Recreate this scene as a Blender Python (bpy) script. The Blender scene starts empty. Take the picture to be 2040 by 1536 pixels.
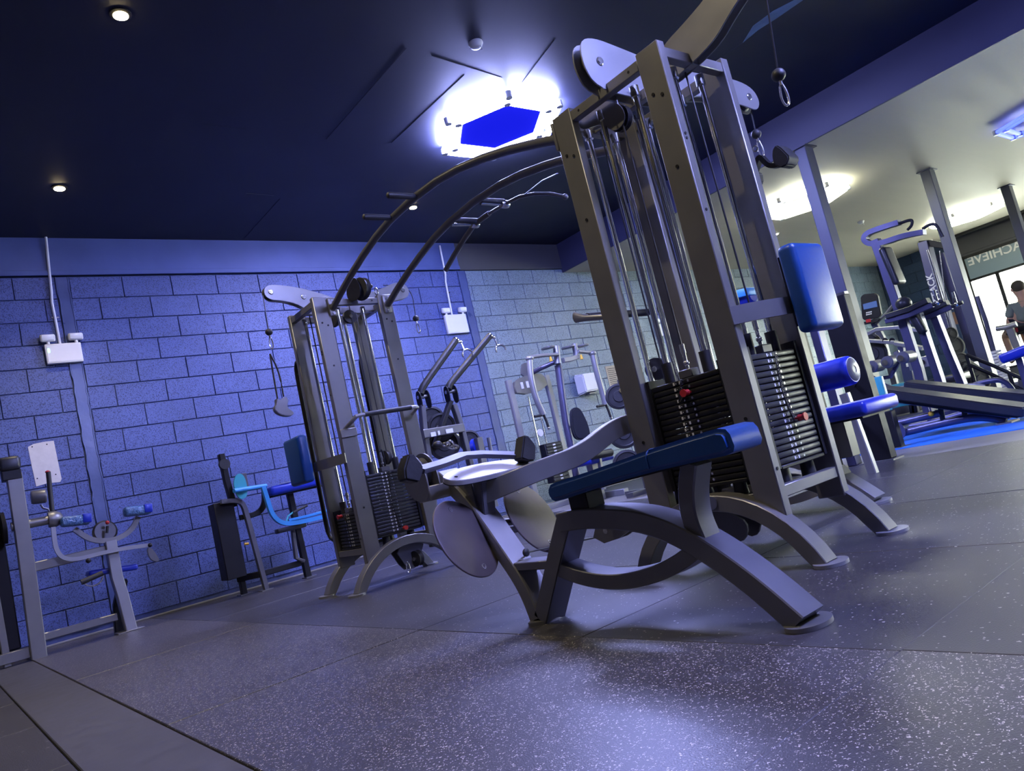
import bpy, bmesh, math, random
from mathutils import Vector, Matrix
random.seed(7)
S = bpy.context.scene
C = S.collection
# ------------------------------------------------------------------ camera
F_PX, YAW, PITCH, ROLL, EYE = 1487.474, math.radians(50.44413919), math.radians(6.29166239), math.radians(13.3471639), 0.565
fw = Vector((math.cos(YAW)*math.cos(PITCH), math.sin(YAW)*math.cos(PITCH), math.sin(PITCH)))
rt = Vector((math.sin(YAW), -math.cos(YAW), 0)); dn = fw.cross(rt)
rt2 = rt*math.cos(ROLL)+dn*math.sin(ROLL); dn2 = -rt*math.sin(ROLL)+dn*math.cos(ROLL)
cd = bpy.data.cameras.new('camera'); cam = bpy.data.objects.new('camera', cd); C.objects.link(cam)
cd.sensor_width = 36; cd.lens = F_PX/2040*36; cd.clip_start = 0.05; cd.clip_end = 200
mw = Matrix((rt2, -dn2, -fw)).transposed().to_4x4(); mw.translation = (0, 0, EYE); cam.matrix_world = mw
S.camera = cam
# ------------------------------------------------------------------ exposure, world
S.view_settings.view_transform = 'Standard'; S.view_settings.look = 'None'
S.view_settings.exposure = 1.4; S.view_settings.gamma = 1; S.view_settings.use_curve_mapping = False
wd = bpy.data.worlds.new('daylight'); S.world = wd; wd.use_nodes = True
wd.node_tree.nodes['Background'].inputs[0].default_value = (0.93, 1.0, 0.86, 1)
wd.node_tree.nodes['Background'].inputs[1].default_value = 9.0
HEX_VIOLET = (0.38, 0.42, 1.0); HEX_WHITE = (0.96, 1.0, 0.80); WARM = (1.0, 0.86, 0.60)
HEX_NEAR, HEX_FAR, DOWN_W = 105.0, 13.0, 50.0

# ------------------------------------------------------------------ helpers
def A(px, py, X=None, Y=None, Z=None):
    """a pixel of the photograph carried out to the real plane X, Y or Z it lies on"""
    d = rt2*((px-1020)/F_PX)+dn2*((py-768)/F_PX)+fw
    if X is not None: t = X/d.x
    elif Y is not None: t = Y/d.y
    else: t = (Z-EYE)/d.z
    return Vector((0, 0, EYE))+d*t
def AL(pts, **k): return [A(x, y, **k) for x, y in pts]
V3 = Vector
def worig(o):
    v = Vector((0, 0, 0))
    while o is not None: v += o.location; o = o.parent
    return v
def thing(name, label, cat, loc, group=None):
    o = bpy.data.objects.new(name, None); C.objects.link(o); o.location = loc; o.empty_display_size = .1
    o['label'] = label; o['category'] = cat
    if group: o['group'] = group
    return o
def tag(o, label, cat, group=None, kind=None):
    o['label'] = label; o['category'] = cat
    if group: o['group'] = group
    if kind: o['kind'] = kind
    return o
class G:
    """collects shapes given in world coordinates"""
    def __init__(s, T=None): s.b = bmesh.new(); s.T = T
    def _v(s, p): return s.b.verts.new(s.T(V3(p)) if s.T else V3(p))
    def prism(s, ring0, ring1, caps=True):
        a = [s._v(p) for p in ring0]; b = [s._v(p) for p in ring1]; n = len(a)
        for i in range(n): s.b.faces.new((a[i], a[(i+1) % n], b[(i+1) % n], b[i]))
        if caps: s.b.faces.new(a[::-1]); s.b.faces.new(b)
        return s
    def box(s, lo, hi, bev=0, seg=2, rot=None, piv=None):
        lo, hi = V3(lo), V3(hi); t = bmesh.new()
        bmesh.ops.create_cube(t, size=1, matrix=Matrix.Translation((lo+hi)/2) @ Matrix.Diagonal((*(hi-lo), 1)))
        if bev: bmesh.ops.bevel(t, geom=t.edges[:], offset=bev, segments=seg, affect='EDGES', profile=.5)
        if rot is not None:
            pv = V3(piv) if piv is not None else (lo+hi)/2
            bmesh.ops.transform(t, verts=t.verts, matrix=Matrix.Translation(pv) @ rot.to_4x4() @ Matrix.Translation(-pv))
        s._merge(t); return s
    def _merge(s, t):
        m = {v: s._v(v.co) for v in t.verts}
        for f in t.faces: s.b.faces.new([m[v] for v in f.verts])
        t.free()
    def sweep(s, pts, prof, up=(0, 0, 1), caps=True):
        """prof: list of (side, normal) offsets swept along pts"""
        pts = [V3(p) for p in pts]; up = V3(up); rings = []
        n = len(pts)
        for i, p in enumerate(pts):
            t = (pts[min(i+1, n-1)]-pts[max(i-1, 0)]).normalized()
            sd = t.cross(up)
            if sd.length < 1e-4: sd = t.cross(V3((1, 0.01, 0)))
            sd.normalize(); nn = sd.cross(t).normalized()
            k = 1.0
            if 0 < i < n-1:
                a = (pts[i]-pts[i-1]).normalized(); b = (pts[i+1]-pts[i]).normalized()
                k = 1/max(.5, math.sqrt(max(.01, (1+a.dot(b))/2)))
            rings.append([s._v(p+sd*x+nn*y*k) for x, y in prof])
        m = len(prof)
        for r0, r1 in zip(rings, rings[1:]):
            for j in range(m): s.b.faces.new((r0[j], r0[(j+1) % m], r1[(j+1) % m], r1[j]))
        if caps: s.b.faces.new(rings[0][::-1]); s.b.faces.new(rings[-1])
        return s
    def tube(s, pts, r, n=10, up=(0, 0, 1)):
        return s.sweep(pts, [(r*math.cos(2*math.pi*i/n), r*math.sin(2*math.pi*i/n)) for i in range(n)], up)
    def bar(s, pts, w, h, up=(0, 0, 1), c=.006):
        w /= 2; h /= 2; c = min(c, w*.4, h*.4)
        pr = [(-w+c, -h), (w-c, -h), (w, -h+c), (w, h-c), (w-c, h), (-w+c, h), (-w, h-c), (-w, -h+c)]
        return s.sweep(pts, pr, up)
    def cyl(s, p0, p1, r, r2=None, n=20):
        p0, p1 = V3(p0), V3(p1); t = (p1-p0).normalized(); a = t.orthogonal().normalized(); b = t.cross(a)
        r2 = r if r2 is None else r2
        f = lambda p, q: [p+a*q*math.cos(2*math.pi*i/n)+b*q*math.sin(2*math.pi*i/n) for i in range(n)]
        return s.prism(f(p0, r), f(p1, r2))
    def lathe(s, c, ax, prof, n=24):
        """prof: (radius, height along ax)"""
        c, t = V3(c), V3(ax).normalized(); a = t.orthogonal().normalized(); b = t.cross(a); rings = []
        for r, h in prof:
            rings.append([s._v(c+t*h+(a*math.cos(2*math.pi*i/n)+b*math.sin(2*math.pi*i/n))*r) for i in range(n)])
        for r0, r1 in zip(rings, rings[1:]):
            for j in range(n): s.b.faces.new((r0[j], r0[(j+1) % n], r1[(j+1) % n], r1[j]))
        s.b.faces.new(rings[0][::-1]); s.b.faces.new(rings[-1]); return s
    def ball(s, c, r, sc=(1, 1, 1)):
        t = bmesh.new(); bmesh.ops.create_uvsphere(t, u_segments=14, v_segments=9, radius=r, matrix=Matrix.Translation(V3(c)) @ Matrix.Diagonal((*sc, 1)))
        s._merge(t); return s
    def plate(s, poly, off):
        """flat outline of world points given thickness by the offset vector (both sides)"""
        off = V3(off)/2; return s.prism([V3(p)-off for p in poly], [V3(p)+off for p in poly])
    def torus(s, c, ax, R, r, a0=0, a1=2*math.pi, n=24, m=8, a=None):
        t = V3(ax).normalized(); a = V3(a).normalized() if a else t.orthogonal().normalized(); b = t.cross(a); c = V3(c)
        pts = [c+(a*math.cos(a0+(a1-a0)*i/n)+b*math.sin(a0+(a1-a0)*i/n))*R for i in range(n+1)]
        return s.sweep(pts, [(r*math.cos(2*math.pi*i/m), r*math.sin(2*math.pi*i/m)) for i in range(m)], up=t)
    def put(s, name, mat, parent=None, label=None, smooth=True, kind=None, bev=0):
        bm = s.b
        bmesh.ops.recalc_face_normals(bm, faces=bm.faces)
        if bev: bmesh.ops.bevel(bm, geom=[e for e in bm.edges if e.calc_face_angle(0) > .7], offset=bev, segments=2, affect='EDGES', clamp_overlap=True)
        if parent is not None and 'category' in parent:
            for v in bm.verts:
                if v.co.z < 0: v.co.z = 0
        if parent is not None:
            bmesh.ops.translate(bm, verts=bm.verts, vec=-worig(parent))
        me = bpy.data.meshes.new(name); bm.to_mesh(me); bm.free()
        if smooth:
            me.shade_smooth(); me.set_sharp_from_angle(angle=math.radians(38))
        me.materials.append(mat)
        o = bpy.data.objects.new(name, me); C.objects.link(o)
        if parent is not None: o.parent = parent
        if label: o['label'] = label
        if kind: o['kind'] = kind
        return o
def struct(o): o['kind'] = 'structure'; return o
def RX(a): return Matrix.Rotation(math.radians(a), 3, 'X')
def RY(a): return Matrix.Rotation(math.radians(a), 3, 'Y')
def RZ(a): return Matrix.Rotation(math.radians(a), 3, 'Z')
def text_mesh(name, txt, size, mat, origin, right, up, parent=None, ext=.001, mirror=False, align='CENTER'):
    cu = bpy.data.curves.new(name, 'FONT'); cu.body = txt; cu.size = size; cu.extrude = ext; cu.align_x = align; cu.align_y = 'CENTER'; cu.resolution_u = 3
    cu.offset = size*.018
    to = bpy.data.objects.new(name+'_tmp', cu); C.objects.link(to)
    bpy.context.view_layer.update()
    me = bpy.data.meshes.new_from_object(to.evaluated_get(bpy.context.evaluated_depsgraph_get()))
    bpy.data.objects.remove(to); bpy.data.curves.remove(cu)
    r, u = V3(right).normalized(), V3(up).normalized(); n = r.cross(u)
    w = worig(parent) if parent else V3((0, 0, 0))
    for v in me.vertices:
        x, y, z = v.co; x = -x if mirror else x
        v.co = V3(origin)+r*x+u*y+n*z-w
    me.name = name; me.materials.clear(); me.materials.append(mat)
    o = bpy.data.objects.new(name, me); C.objects.link(o)
    if parent: o.parent = parent
    return o
# ------------------------------------------------------------------ materials
def mat(name, col, rough=.5, metal=0, spec=.5, emit=None, es=0, alpha=1):
    m = bpy.data.materials.new(name); m.use_nodes = True; p = m.node_tree.nodes['Principled BSDF']
    p.inputs['Base Color'].default_value = (*col, 1); p.inputs['Roughness'].default_value = rough; p.inputs['Metallic'].default_value = metal
    p.inputs['Specular IOR Level'].default_value = spec
    if emit: p.inputs['Emission Color'].default_value = (*emit, 1); p.inputs['Emission Strength'].default_value = es
    return m
def noisy(m, scale=30, amt=.25, bump=0, rvar=.1, detail=4, dist=.01, stretch=None):
    nt = m.node_tree; N, L = nt.nodes, nt.links; p = N['Principled BSDF']
    tc = N.new('ShaderNodeTexCoord'); no = N.new('ShaderNodeTexNoise'); no.inputs['Scale'].default_value = scale; no.inputs['Detail'].default_value = detail
    src = tc.outputs['Object']
    if stretch:
        mp = N.new('ShaderNodeMapping'); mp.inputs['Scale'].default_value = stretch; L.new(src, mp.inputs[0]); src = mp.outputs[0]
    L.new(src, no.inputs['Vector'])
    mr = N.new('ShaderNodeMapRange'); mr.inputs['To Min'].default_value = 1-amt; mr.inputs['To Max'].default_value = 1+amt; L.new(no.outputs['Fac'], mr.inputs['Value'])
    hs = N.new('ShaderNodeHueSaturation'); hs.inputs['Color'].default_value = p.inputs['Base Color'].default_value
    L.new(mr.outputs[0], hs.inputs['Value']); L.new(hs.outputs[0], p.inputs['Base Color'])
    r0 = p.inputs['Roughness'].default_value; mr2 = N.new('ShaderNodeMapRange'); mr2.inputs['To Min'].default_value = max(.02, r0-rvar); mr2.inputs['To Max'].default_value = min(1, r0+rvar)
    L.new(no.outputs['Fac'], mr2.inputs['Value']); L.new(mr2.outputs[0], p.inputs['Roughness'])
    if bump:
        b = N.new('ShaderNodeBump'); b.inputs['Strength'].default_value = bump; b.inputs['Distance'].default_value = dist
        L.new(no.outputs['Fac'], b.inputs['Height']); L.new(b.outputs[0], p.inputs['Normal'])
    return m
def flecked(name, base, fleck, scale, thr, rough):
    m = mat(name, base, rough); nt = m.node_tree; N, L = nt.nodes, nt.links; p = N['Principled BSDF']
    tc = N.new('ShaderNodeTexCoord'); vo = N.new('ShaderNodeTexVoronoi'); vo.inputs['Scale'].default_value = scale
    n0 = N.new('ShaderNodeTexNoise'); n0.inputs['Scale'].default_value = scale*.9; n0.inputs['Detail'].default_value = 1
    ad = N.new('ShaderNodeMixRGB'); ad.blend_type = 'ADD'; ad.inputs[0].default_value = .012
    L.new(tc.outputs['Object'], n0.inputs['Vector']); L.new(tc.outputs['Object'], ad.inputs[1]); L.new(n0.outputs['Color'], ad.inputs[2]); L.new(ad.outputs[0], vo.inputs['Vector'])
    # size of each fleck comes from its own random cell value
    sp = N.new('ShaderNodeSeparateColor'); L.new(vo.outputs['Color'], sp.inputs[0])
    mu = N.new('ShaderNodeMapRange'); mu.inputs['From Min'].default_value = thr; mu.inputs['From Max'].default_value = 1; mu.inputs['To Min'].default_value = 0; mu.inputs['To Max'].default_value = .42; mu.clamp = True
    L.new(sp.outputs[0], mu.inputs['Value'])
    lt = N.new('ShaderNodeMath'); lt.operation = 'LESS_THAN'; L.new(vo.outputs['Distance'], lt.inputs[0]); L.new(mu.outputs[0], lt.inputs[1])
    no = N.new('ShaderNodeTexNoise'); no.inputs['Scale'].default_value = 2.2; no.inputs['Detail'].default_value = 6; L.new(tc.outputs['Object'], no.inputs['Vector'])
    mr = N.new('ShaderNodeMapRange'); mr.inputs['To Min'].default_value = .6; mr.inputs['To Max'].default_value = 1.4; L.new(no.outputs['Fac'], mr.inputs['Value'])
    hs = N.new('ShaderNodeHueSaturation'); hs.inputs['Color'].default_value = (*base, 1); L.new(mr.outputs[0], hs.inputs['Value'])
    mx = N.new('ShaderNodeMixRGB'); mx.inputs[2].default_value = (*fleck, 1); L.new(lt.outputs[0], mx.inputs[0]); L.new(hs.outputs[0], mx.inputs[1]); L.new(mx.outputs[0], p.inputs['Base Color'])
    n2 = N.new('ShaderNodeTexNoise'); n2.inputs['Scale'].default_value = 260; L.new(tc.outputs['Object'], n2.inputs['Vector'])
    b = N.new('ShaderNodeBump'); b.inputs['Strength'].default_value = .35; b.inputs['Distance'].default_value = .002; L.new(n2.outputs['Fac'], b.inputs['Height']); L.new(b.outputs[0], p.inputs['Normal'])
    return m
def blockmat(name, col, rough=.42):
    m = mat(name, col, rough); nt = m.node_tree; N, L = nt.nodes, nt.links; p = N['Principled BSDF']
    ge = N.new('ShaderNodeNewGeometry'); oi = N.new('ShaderNodeObjectInfo')
    no = N.new('ShaderNodeTexNoise'); no.inputs['Scale'].default_value = 110; no.inputs['Detail'].default_value = 3; L.new(ge.outputs['Position'], no.inputs['Vector'])
    n2 = N.new('ShaderNodeTexNoise'); n2.inputs['Scale'].default_value = 1.6; n2.inputs['Detail'].default_value = 5; L.new(ge.outputs['Position'], n2.inputs['Vector'])
    # pores in the block, more of them on some blocks than on others
    mr = N.new('ShaderNodeMapRange'); mr.inputs['From Min'].default_value = .34; mr.inputs['From Max'].default_value = .52; mr.inputs['To Min'].default_value = .38; mr.inputs['To Max'].default_value = 1.08; L.new(no.outputs['Fac'], mr.inputs['Value'])
    mb = N.new('ShaderNodeMapRange'); mb.inputs['To Min'].default_value = .72; mb.inputs['To Max'].default_value = 1.3; L.new(n2.outputs['Fac'], mb.inputs['Value'])
    mm = N.new('ShaderNodeMath'); mm.operation = 'MULTIPLY'; L.new(mr.outputs[0], mm.inputs[0]); L.new(mb.outputs[0], mm.inputs[1])
    hs = N.new('ShaderNodeHueSaturation'); hs.inputs['Color'].default_value = (*col, 1); L.new(mm.outputs[0], hs.inputs['Value']); L.new(hs.outputs[0], p.inputs['Base Color'])
    b = N.new('ShaderNodeBump'); b.inputs['Strength'].default_value = .3; b.inputs['Distance'].default_value = .004; L.new(mr.outputs[0], b.inputs['Height']); L.new(b.outputs[0], p.inputs['Normal'])
    return m
M = {}
M['frame'] = noisy(mat('grey_powder_coat', (.21, .205, .20), .38, .55), 9, .12, .03, .08, 6)
M['frame2'] = noisy(mat('silver_powder_coat', (.30, .30, .31), .38, .5), 9, .1, 0, .08)
M['framedk'] = noisy(mat('charcoal_powder_coat', (.13, .13, .145), .36, .4), 9, .12, 0, .08)
M['navy'] = noisy(mat('dark_violet_powder_coat', (.08, .08, .15), .36, .4), 9, .12, 0, .08)
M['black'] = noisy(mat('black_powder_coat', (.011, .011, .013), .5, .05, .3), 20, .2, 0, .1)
M['chrome'] = noisy(mat('chrome', (.78, .78, .78), .12, 1), 40, .04, 0, .05)
M['steel'] = noisy(mat('worn_steel', (.55, .54, .52), .25, .9), 25, .15, 0, .08)
M['cable'] = mat('coated_cable', (.03, .03, .035), .3)
M['rubber'] = noisy(mat('black_rubber', (.018, .018, .02), .55), 60, .2, .1, .1)
M['plate'] = noisy(mat('weight_plate_black', (.03, .031, .034), .42, .2), 40, .25, .08, .1)
M['blue'] = noisy(mat('blue_vinyl', (.008, .055, .22), .36), 55, .1, .12, .06, dist=.002)
M['royal'] = noisy(mat('royal_blue_vinyl', (.012, .03, .36), .33), 40, .1, .08, .05, dist=.002)
M['blackvinyl'] = noisy(mat('black_vinyl', (.02, .021, .026), .38), 55, .15, .12, .06, dist=.002)
M['disc'] = noisy(mat('worn_foot_plate', (.10, .08, .08), .42, .4), 14, .25, .1, .12, 8)
M['tray'] = noisy(mat('worn_pale_plate', (.55, .54, .55), .42, .4), 8, .1, .05, .06, 8)
M['red'] = mat('red_plastic', (.45, .02, .02), .4)
M['white'] = noisy(mat('white_plastic', (.75, .75, .75), .4), 10, .05)
M['paper'] = noisy(mat('bare_patch_paint', (.62, .60, .60), .7), 20, .12, .15)
M['lens'] = mat('lamp_lens', (.8, .82, .85), .15)
M['yellow'] = mat('yellow_plastic', (.7, .4, .02), .4)
M['cyanp'] = noisy(mat('light_blue_paint', (.05, .28, .62), .35, .1), 10, .1)
M['teal'] = noisy(mat('teal_plastic', (.05, .35, .40), .35), 10, .1)
M['mark'] = mat('white_marking', (.7, .7, .7), .5)
M['skin'] = mat('skin', (.45, .26, .17), .5)
M['shirt'] = noisy(mat('grey_green_cotton', (.16, .19, .16), .85), 14, .15, .2)
M['hair'] = mat('short_brown_hair', (.05, .04, .02), .7)
M['trousers'] = noisy(mat('dark_shorts', (.02, .022, .03), .85), 14, .15)
M['wood'] = noisy(mat('brown_wood', (.25, .12, .05), .5), 6, .3, 0, .1, stretch=(1, 8, 1))
M['ceil'] = noisy(mat('navy_ceiling_paint', (.016, .018, .034), .55), 1.3, .25, .05, .1, 6)
M['ceil2'] = noisy(mat('grey_ceiling_paint', (.44, .405, .33), .6), 2.0, .12, .25, .1, 5, dist=.02, stretch=(.25, 2.2, 1))
M['beam'] = noisy(mat('dark_navy_beam_paint', (.030, .032, .075), .5), 1.5, .2)
M['column'] = noisy(mat('violet_grey_column_paint', (.055, .06, .10), .45), 1.5, .2)
M['band'] = noisy(mat('blue_plaster_band', (.078, .11, .28), .45), 2.5, .3, .15, .1, 7)
M['band2'] = noisy(mat('dark_board', (.06, .06, .07), .6), 2, .2)
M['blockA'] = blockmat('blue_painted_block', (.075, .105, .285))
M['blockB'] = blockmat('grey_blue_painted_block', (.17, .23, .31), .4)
M['blockC'] = blockmat('dark_blue_painted_block', (.025, .05, .11))
M['joint'] = noisy(mat('painted_mortar', (.06, .08, .19), .5), 30, .3, .2)
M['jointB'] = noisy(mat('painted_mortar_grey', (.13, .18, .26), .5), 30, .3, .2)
M['strip'] = noisy(mat('painted_movement_strip', (.06, .085, .21), .32), 6, .35, .5, .12, 8)
M['matA'] = flecked('fleck_rubber_mat', (.050, .047, .050), (.58, .52, .45), 185, .28, .36)
M['matB'] = flecked('plain_rubber_mat', (.040, .038, .041), (.42, .39, .35), 110, .88, .40)
M['matC'] = flecked('worn_dark_mat', (.026, .024, .024), (.10, .09, .08), 60, .9, .55)
M['edge'] = noisy(mat('grey_floor_strip', (.19, .185, .18), .5), 5, .15, .05)
M['turf'] = noisy(mat('blue_turf', (.01, .17, .62), .8), 5, .5, .5, .05, stretch=(3, .5, 1))
M['edge2'] = noisy(mat('worn_edge_strip', (.055, .053, .055), .5), 12, .3, .05)
M['pave'] = noisy(mat('pale_paving', (.6, .62, .62), .7), 4, .1)
M['film'] = mat('grey_window_film', (.20, .27, .33), .4)
M['tubeN'] = mat('violet_white_led_tube', (1, 1, 1), .5, emit=HEX_VIOLET, es=HEX_NEAR)
M['tubeV'] = mat('violet_led_tube', (1, 1, 1), .5, emit=(.34, .38, 1.0), es=150)
M['tubeF'] = mat('white_led_tube', (1, 1, 1), .5, emit=HEX_WHITE, es=HEX_FAR)
M['tubeB'] = mat('dim_blue_led_tube', (.5, .5, 1), .5, emit=(.06, .10, 1), es=1.1)
M['panel'] = mat('blue_backlit_panel', (.001, .001, .008), .4, emit=(.01, .015, .95), es=.32, spec=0)
M['down'] = mat('warm_lamp_face', (1, 1, 1), .5, emit=(1, .8, .42), es=30)
M['green'] = mat('green_indicator', (.1, .8, .2), .4, emit=(.2, 1, .35), es=2)
M['screen'] = mat('lit_display', (.02, .02, .03), .2, emit=(.15, .3, .9), es=.15)
gl = bpy.data.materials.new('window_glass'); gl.use_nodes = True
for n in list(gl.node_tree.nodes):
    if n.type != 'OUTPUT_MATERIAL': gl.node_tree.nodes.remove(n)
tb = gl.node_tree.nodes.new('ShaderNodeBsdfTransparent'); gb = gl.node_tree.nodes.new('ShaderNodeBsdfGlossy'); gb.inputs['Roughness'].default_value = .03
mxs = gl.node_tree.nodes.new('ShaderNodeMixShader'); mxs.inputs[0].default_value = .06
gl.node_tree.links.new(tb.outputs[0], mxs.inputs[1]); gl.node_tree.links.new(gb.outputs[0], mxs.inputs[2])
gl.node_tree.links.new(mxs.outputs[0], [n for n in gl.node_tree.nodes if n.type == 'OUTPUT_MATERIAL'][0].inputs[0])
M['glass'] = gl

# ================================================================== SETTING
WY, ZC, ZB, XE, XB, YR, XF = 7.89, 3.75, 3.31, 18.5, 8.0, -6.5, -4.0
# floor and its mats
fl = struct(G().box((XF, YR, -.15), (XE+.2, WY+.1, -.022)).put('floor', M['matC'], smooth=False))
fl['label'] = 'gym floor of rubber mats'
def slab(x0, x1, y0, y1, z0=-.02, z1=0, bev=.004): return G().box((x0, y0, z0), (x1, y1, z1), bev, 1)
xs = [.577, 1.589, 2.557, 3.54, 4.555, 5.51]
ys = [-6.27+1.018*k for k in range(14)]
proto = {}
for i in range(5):
    for j in range(14):
        y0 = ys[j]; y1 = min(WY-.01, y0+1.018)
        if j == 13 or y1-y0 < .2: y1 = WY-.01
        if y0 > WY-.2: continue
        off = 0
        key = (i, round(y1-y0, 2))
        if key not in proto:
            g = slab(0.001, xs[i+1]-xs[i]-.001, 0.001, y1-y0-.001, bev=.002); o = g.put('rubber_mat', M['matA'] if i == 0 else M['matB'], None, smooth=False); o.parent = fl; proto[key] = o
        else:
            o = proto[key].copy(); C.objects.link(o)
        o.location = (xs[i], y0, random.choice((0, -.0008, .0012)))
slab(.30, .5765, YR, 7.2, -.02, -.006, .003).put('edge_strip', M['edge2'], fl, smooth=False)
p0 = None
for j in range(14):
    for i in range(2):
        if p0 is None: p0 = slab(.003, 1.2, .003, .97, -.02, -.010).put('dark_mat', M['matC'], None, smooth=False); p0.parent = fl; o = p0
        else: o = p0.copy(); C.objects.link(o)
        o.location = (-.905-1.21*i, -6.2+.98*j+.3, 0)
slab(5.513, 6.26, YR, WY-.01, -.02, 0).put('grey_border', M['edge'], fl, smooth=False)
turf = slab(6.26, 9.6, YR, 3.7, -.02, .008).put('blue_turf', M['turf'], fl, smooth=False)
slab(6.26, 9.6, 3.7, WY-.01, -.02, 0).put('plain_rubber_strip', M['matB'], fl, smooth=False)
slab(9.6, XE, YR, WY-.01, -.02, 0).put('far_rubber_strip', M['matB'], fl, smooth=False)
# left wall with its blocks
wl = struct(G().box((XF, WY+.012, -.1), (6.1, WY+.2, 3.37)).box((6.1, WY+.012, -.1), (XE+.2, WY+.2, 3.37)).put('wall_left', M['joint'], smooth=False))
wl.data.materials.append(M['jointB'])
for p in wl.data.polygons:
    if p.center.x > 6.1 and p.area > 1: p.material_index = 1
TOP, CH, BL = 3.363, .2205, .4655
bp = {}
def place_block(x0, x1, k, m, key):
    L = round(x1-x0, 3)
    if (L, key) not in bp:
        o = G().box((.004, 0, .004), (L-.004, .03, CH-.005), .003, 1).put('block', M[m], None, smooth=False); o.parent = wl; bp[(L, key)] = o
    else: o = bp[(L, key)].copy(); C.objects.link(o)
    o.location = (x0, WY-.004+random.uniform(-.0015, .0015), TOP-(k+1)*CH+.0)
far = G(); cnt = 0
def course(x_lo, x_hi, k, ph, m, key, limit=1e9):
    global cnt
    j = x_lo; x = ph+math.floor((x_lo-ph)/BL)*BL
    while x < x_hi:
        a, b = max(x, x_lo), min(x+BL, x_hi)
        if b-a > .05:
            if a < limit and cnt < 296: place_block(a, b, k, m, key); cnt += 1
            else: far.box((a+.004, WY-.004, TOP-(k+1)*CH+.004), (b-.004, WY+.02, TOP-k*CH-.001), .003, 1)
        x += BL
for k in range(15):
    odd = k % 2
    course(.35, 1.285, k, 1.633+(.233 if not odd else 0), 'blockA', 'A')
    course(1.395, 6.03, k, 1.633+(.233 if not odd else 0), 'blockA', 'A')
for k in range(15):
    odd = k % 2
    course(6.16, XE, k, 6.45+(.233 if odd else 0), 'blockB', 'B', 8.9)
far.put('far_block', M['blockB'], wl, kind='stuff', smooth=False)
nr = G()
for k in range(15):
    x = -3.9+(.233 if k % 2 else 0)
    while x < .35: nr.box((x+.004, WY-.004, TOP-(k+1)*CH+.004), (min(x+BL, .35)-.004, WY+.02, TOP-k*CH-.001), .003, 1); x += BL
nr.put('near_block', M['blockA'], wl, kind='stuff', smooth=False)
struct(G().box((XF, WY-.016, 0), (XE, WY+.01, .018), .004, 1).put('baseboard_left', M['edge'], smooth=False))['label'] = 'thin pale sealant bead along the wall foot'
# movement strips
for n, (a, b) in enumerate(((1.292, 1.390), (6.035, 6.155))):
    g = G().box((a, WY-.012, .0), (b, WY+.03, 3.36), .003, 1)
    for xx in (a, b):
        pts = [V3((xx+random.uniform(-.006, .006), WY-.010, z*.06)) for z in range(0, 57)]
        g.tube(pts, .007, 6, up=(0, 1, 0))
    struct(g.put('trim_%d' % (n+1), M['strip']))['label'] = 'vertical painted movement joint strip'
# plaster band and board above the blocks
struct(G().box((XF, WY-.03, 3.37), (6.07, WY+.2, ZC+.05), .003, 1).box((XF, WY-.042, 3.37), (6.07, WY+.0, 3.42), .004, 1).put('trim_3', M['band'], smooth=False))['label'] = 'blue plaster band above the blocks'
struct(G().box((6.072, WY-.025, 3.365), (XB+.2, WY+.2, ZC+.05), .003, 1).put('trim_4', M['band2'], smooth=False))['label'] = 'dark board above the blocks'
# ceilings
cl = struct(G().box((XF, YR, ZC), (XB, WY+.1, ZC+.12)).put('ceiling', M['ceil'], smooth=False))
def seam(pts, w=.006, m='ceil', nm='ceiling_seam'):
    p = [A(x, y, Z=ZC-.002) for x, y in pts]
    G().bar(p, w, .003).put(nm, M[m], cl, smooth=False)
for pts in ([(650, 278), (809, 97)], [(780, 285), (925, 150)], [(1040, 165), (1105, 80)], [(485, 477), (558, 396)], [(404, 248), (493, 258)], [(860, 112), (1000, 155)], [(1428, 119), (1500, 72)], [(490, 385), (545, 390)]): seam(pts)
M['scuff'] = noisy(mat('paint_scuff', (.16, .25, .36), .6), 8, .5)
g = G(); base = AL([(1480, 85), (1510, 60), (1545, 38), (1600, 0), (1590, -4), (1540, 22), (1500, 52)], Z=ZC-.003); g.plate(base, (0, 0, .002)); g.put('ceiling_scuff', M['scuff'], cl, smooth=False)
struct(G().box((XB+.031, YR, ZB), (XE+.2, WY+.1, ZB+.15)).put('ceiling_1', M['ceil2'], smooth=False))['label'] = 'lower pale ceiling beyond the beam'
struct(G().box((XB, YR, ZB-.005), (XB+.03, WY+.1, ZC+.05), .004, 1).put('trim_5', M['beam'], smooth=False))['label'] = 'deep violet downstand beam across the ceiling'
# other walls
struct(G().box((XF-.2, YR-.2, -.1), (XE+.2, YR, ZC+.05)).put('wall_right', M['band2'], smooth=False))
struct(G().box((XF-.2, YR, -.1), (XF, WY+.1, ZC+.05)).put('wall_front', M['band2'], smooth=False))
wb = struct(G().box((XE, 6.14, -.1), (XE+.2, WY+.1, ZB+.1)).put('wall_back', M['blockC'], smooth=False))
g = G()
for k in range(15):
    y = 6.15-(.233 if k % 2 else 0)
    while y < WY:
        a, b = max(y, 6.15), min(y+BL, WY-.02)
        if b-a > .05: g.box((XE-.02, a+.004, 3.3-(k+1)*CH+.004), (XE+.02, b-.004, 3.3-k*CH-.004), .003, 1)
        y += BL
g.put('back_wall_block', M['blockC'], wb, kind='stuff', smooth=False)
struct(G().box((XE, YR, 2.85), (XE+.2, 6.14, ZB+.1)).box((XE-.03, YR, 2.9), (XE+.05, 6.14, 2.93)).put('trim_6', M['band2'], smooth=False))['label'] = 'grey lintel above the shop window'
struct(G().box((XE-.45, YR, ZB-.05), (XE-.3, 6.14, ZB)).put('trim_7', M['black'], smooth=False))['label'] = 'dark ceiling edge in front of the window'
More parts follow.
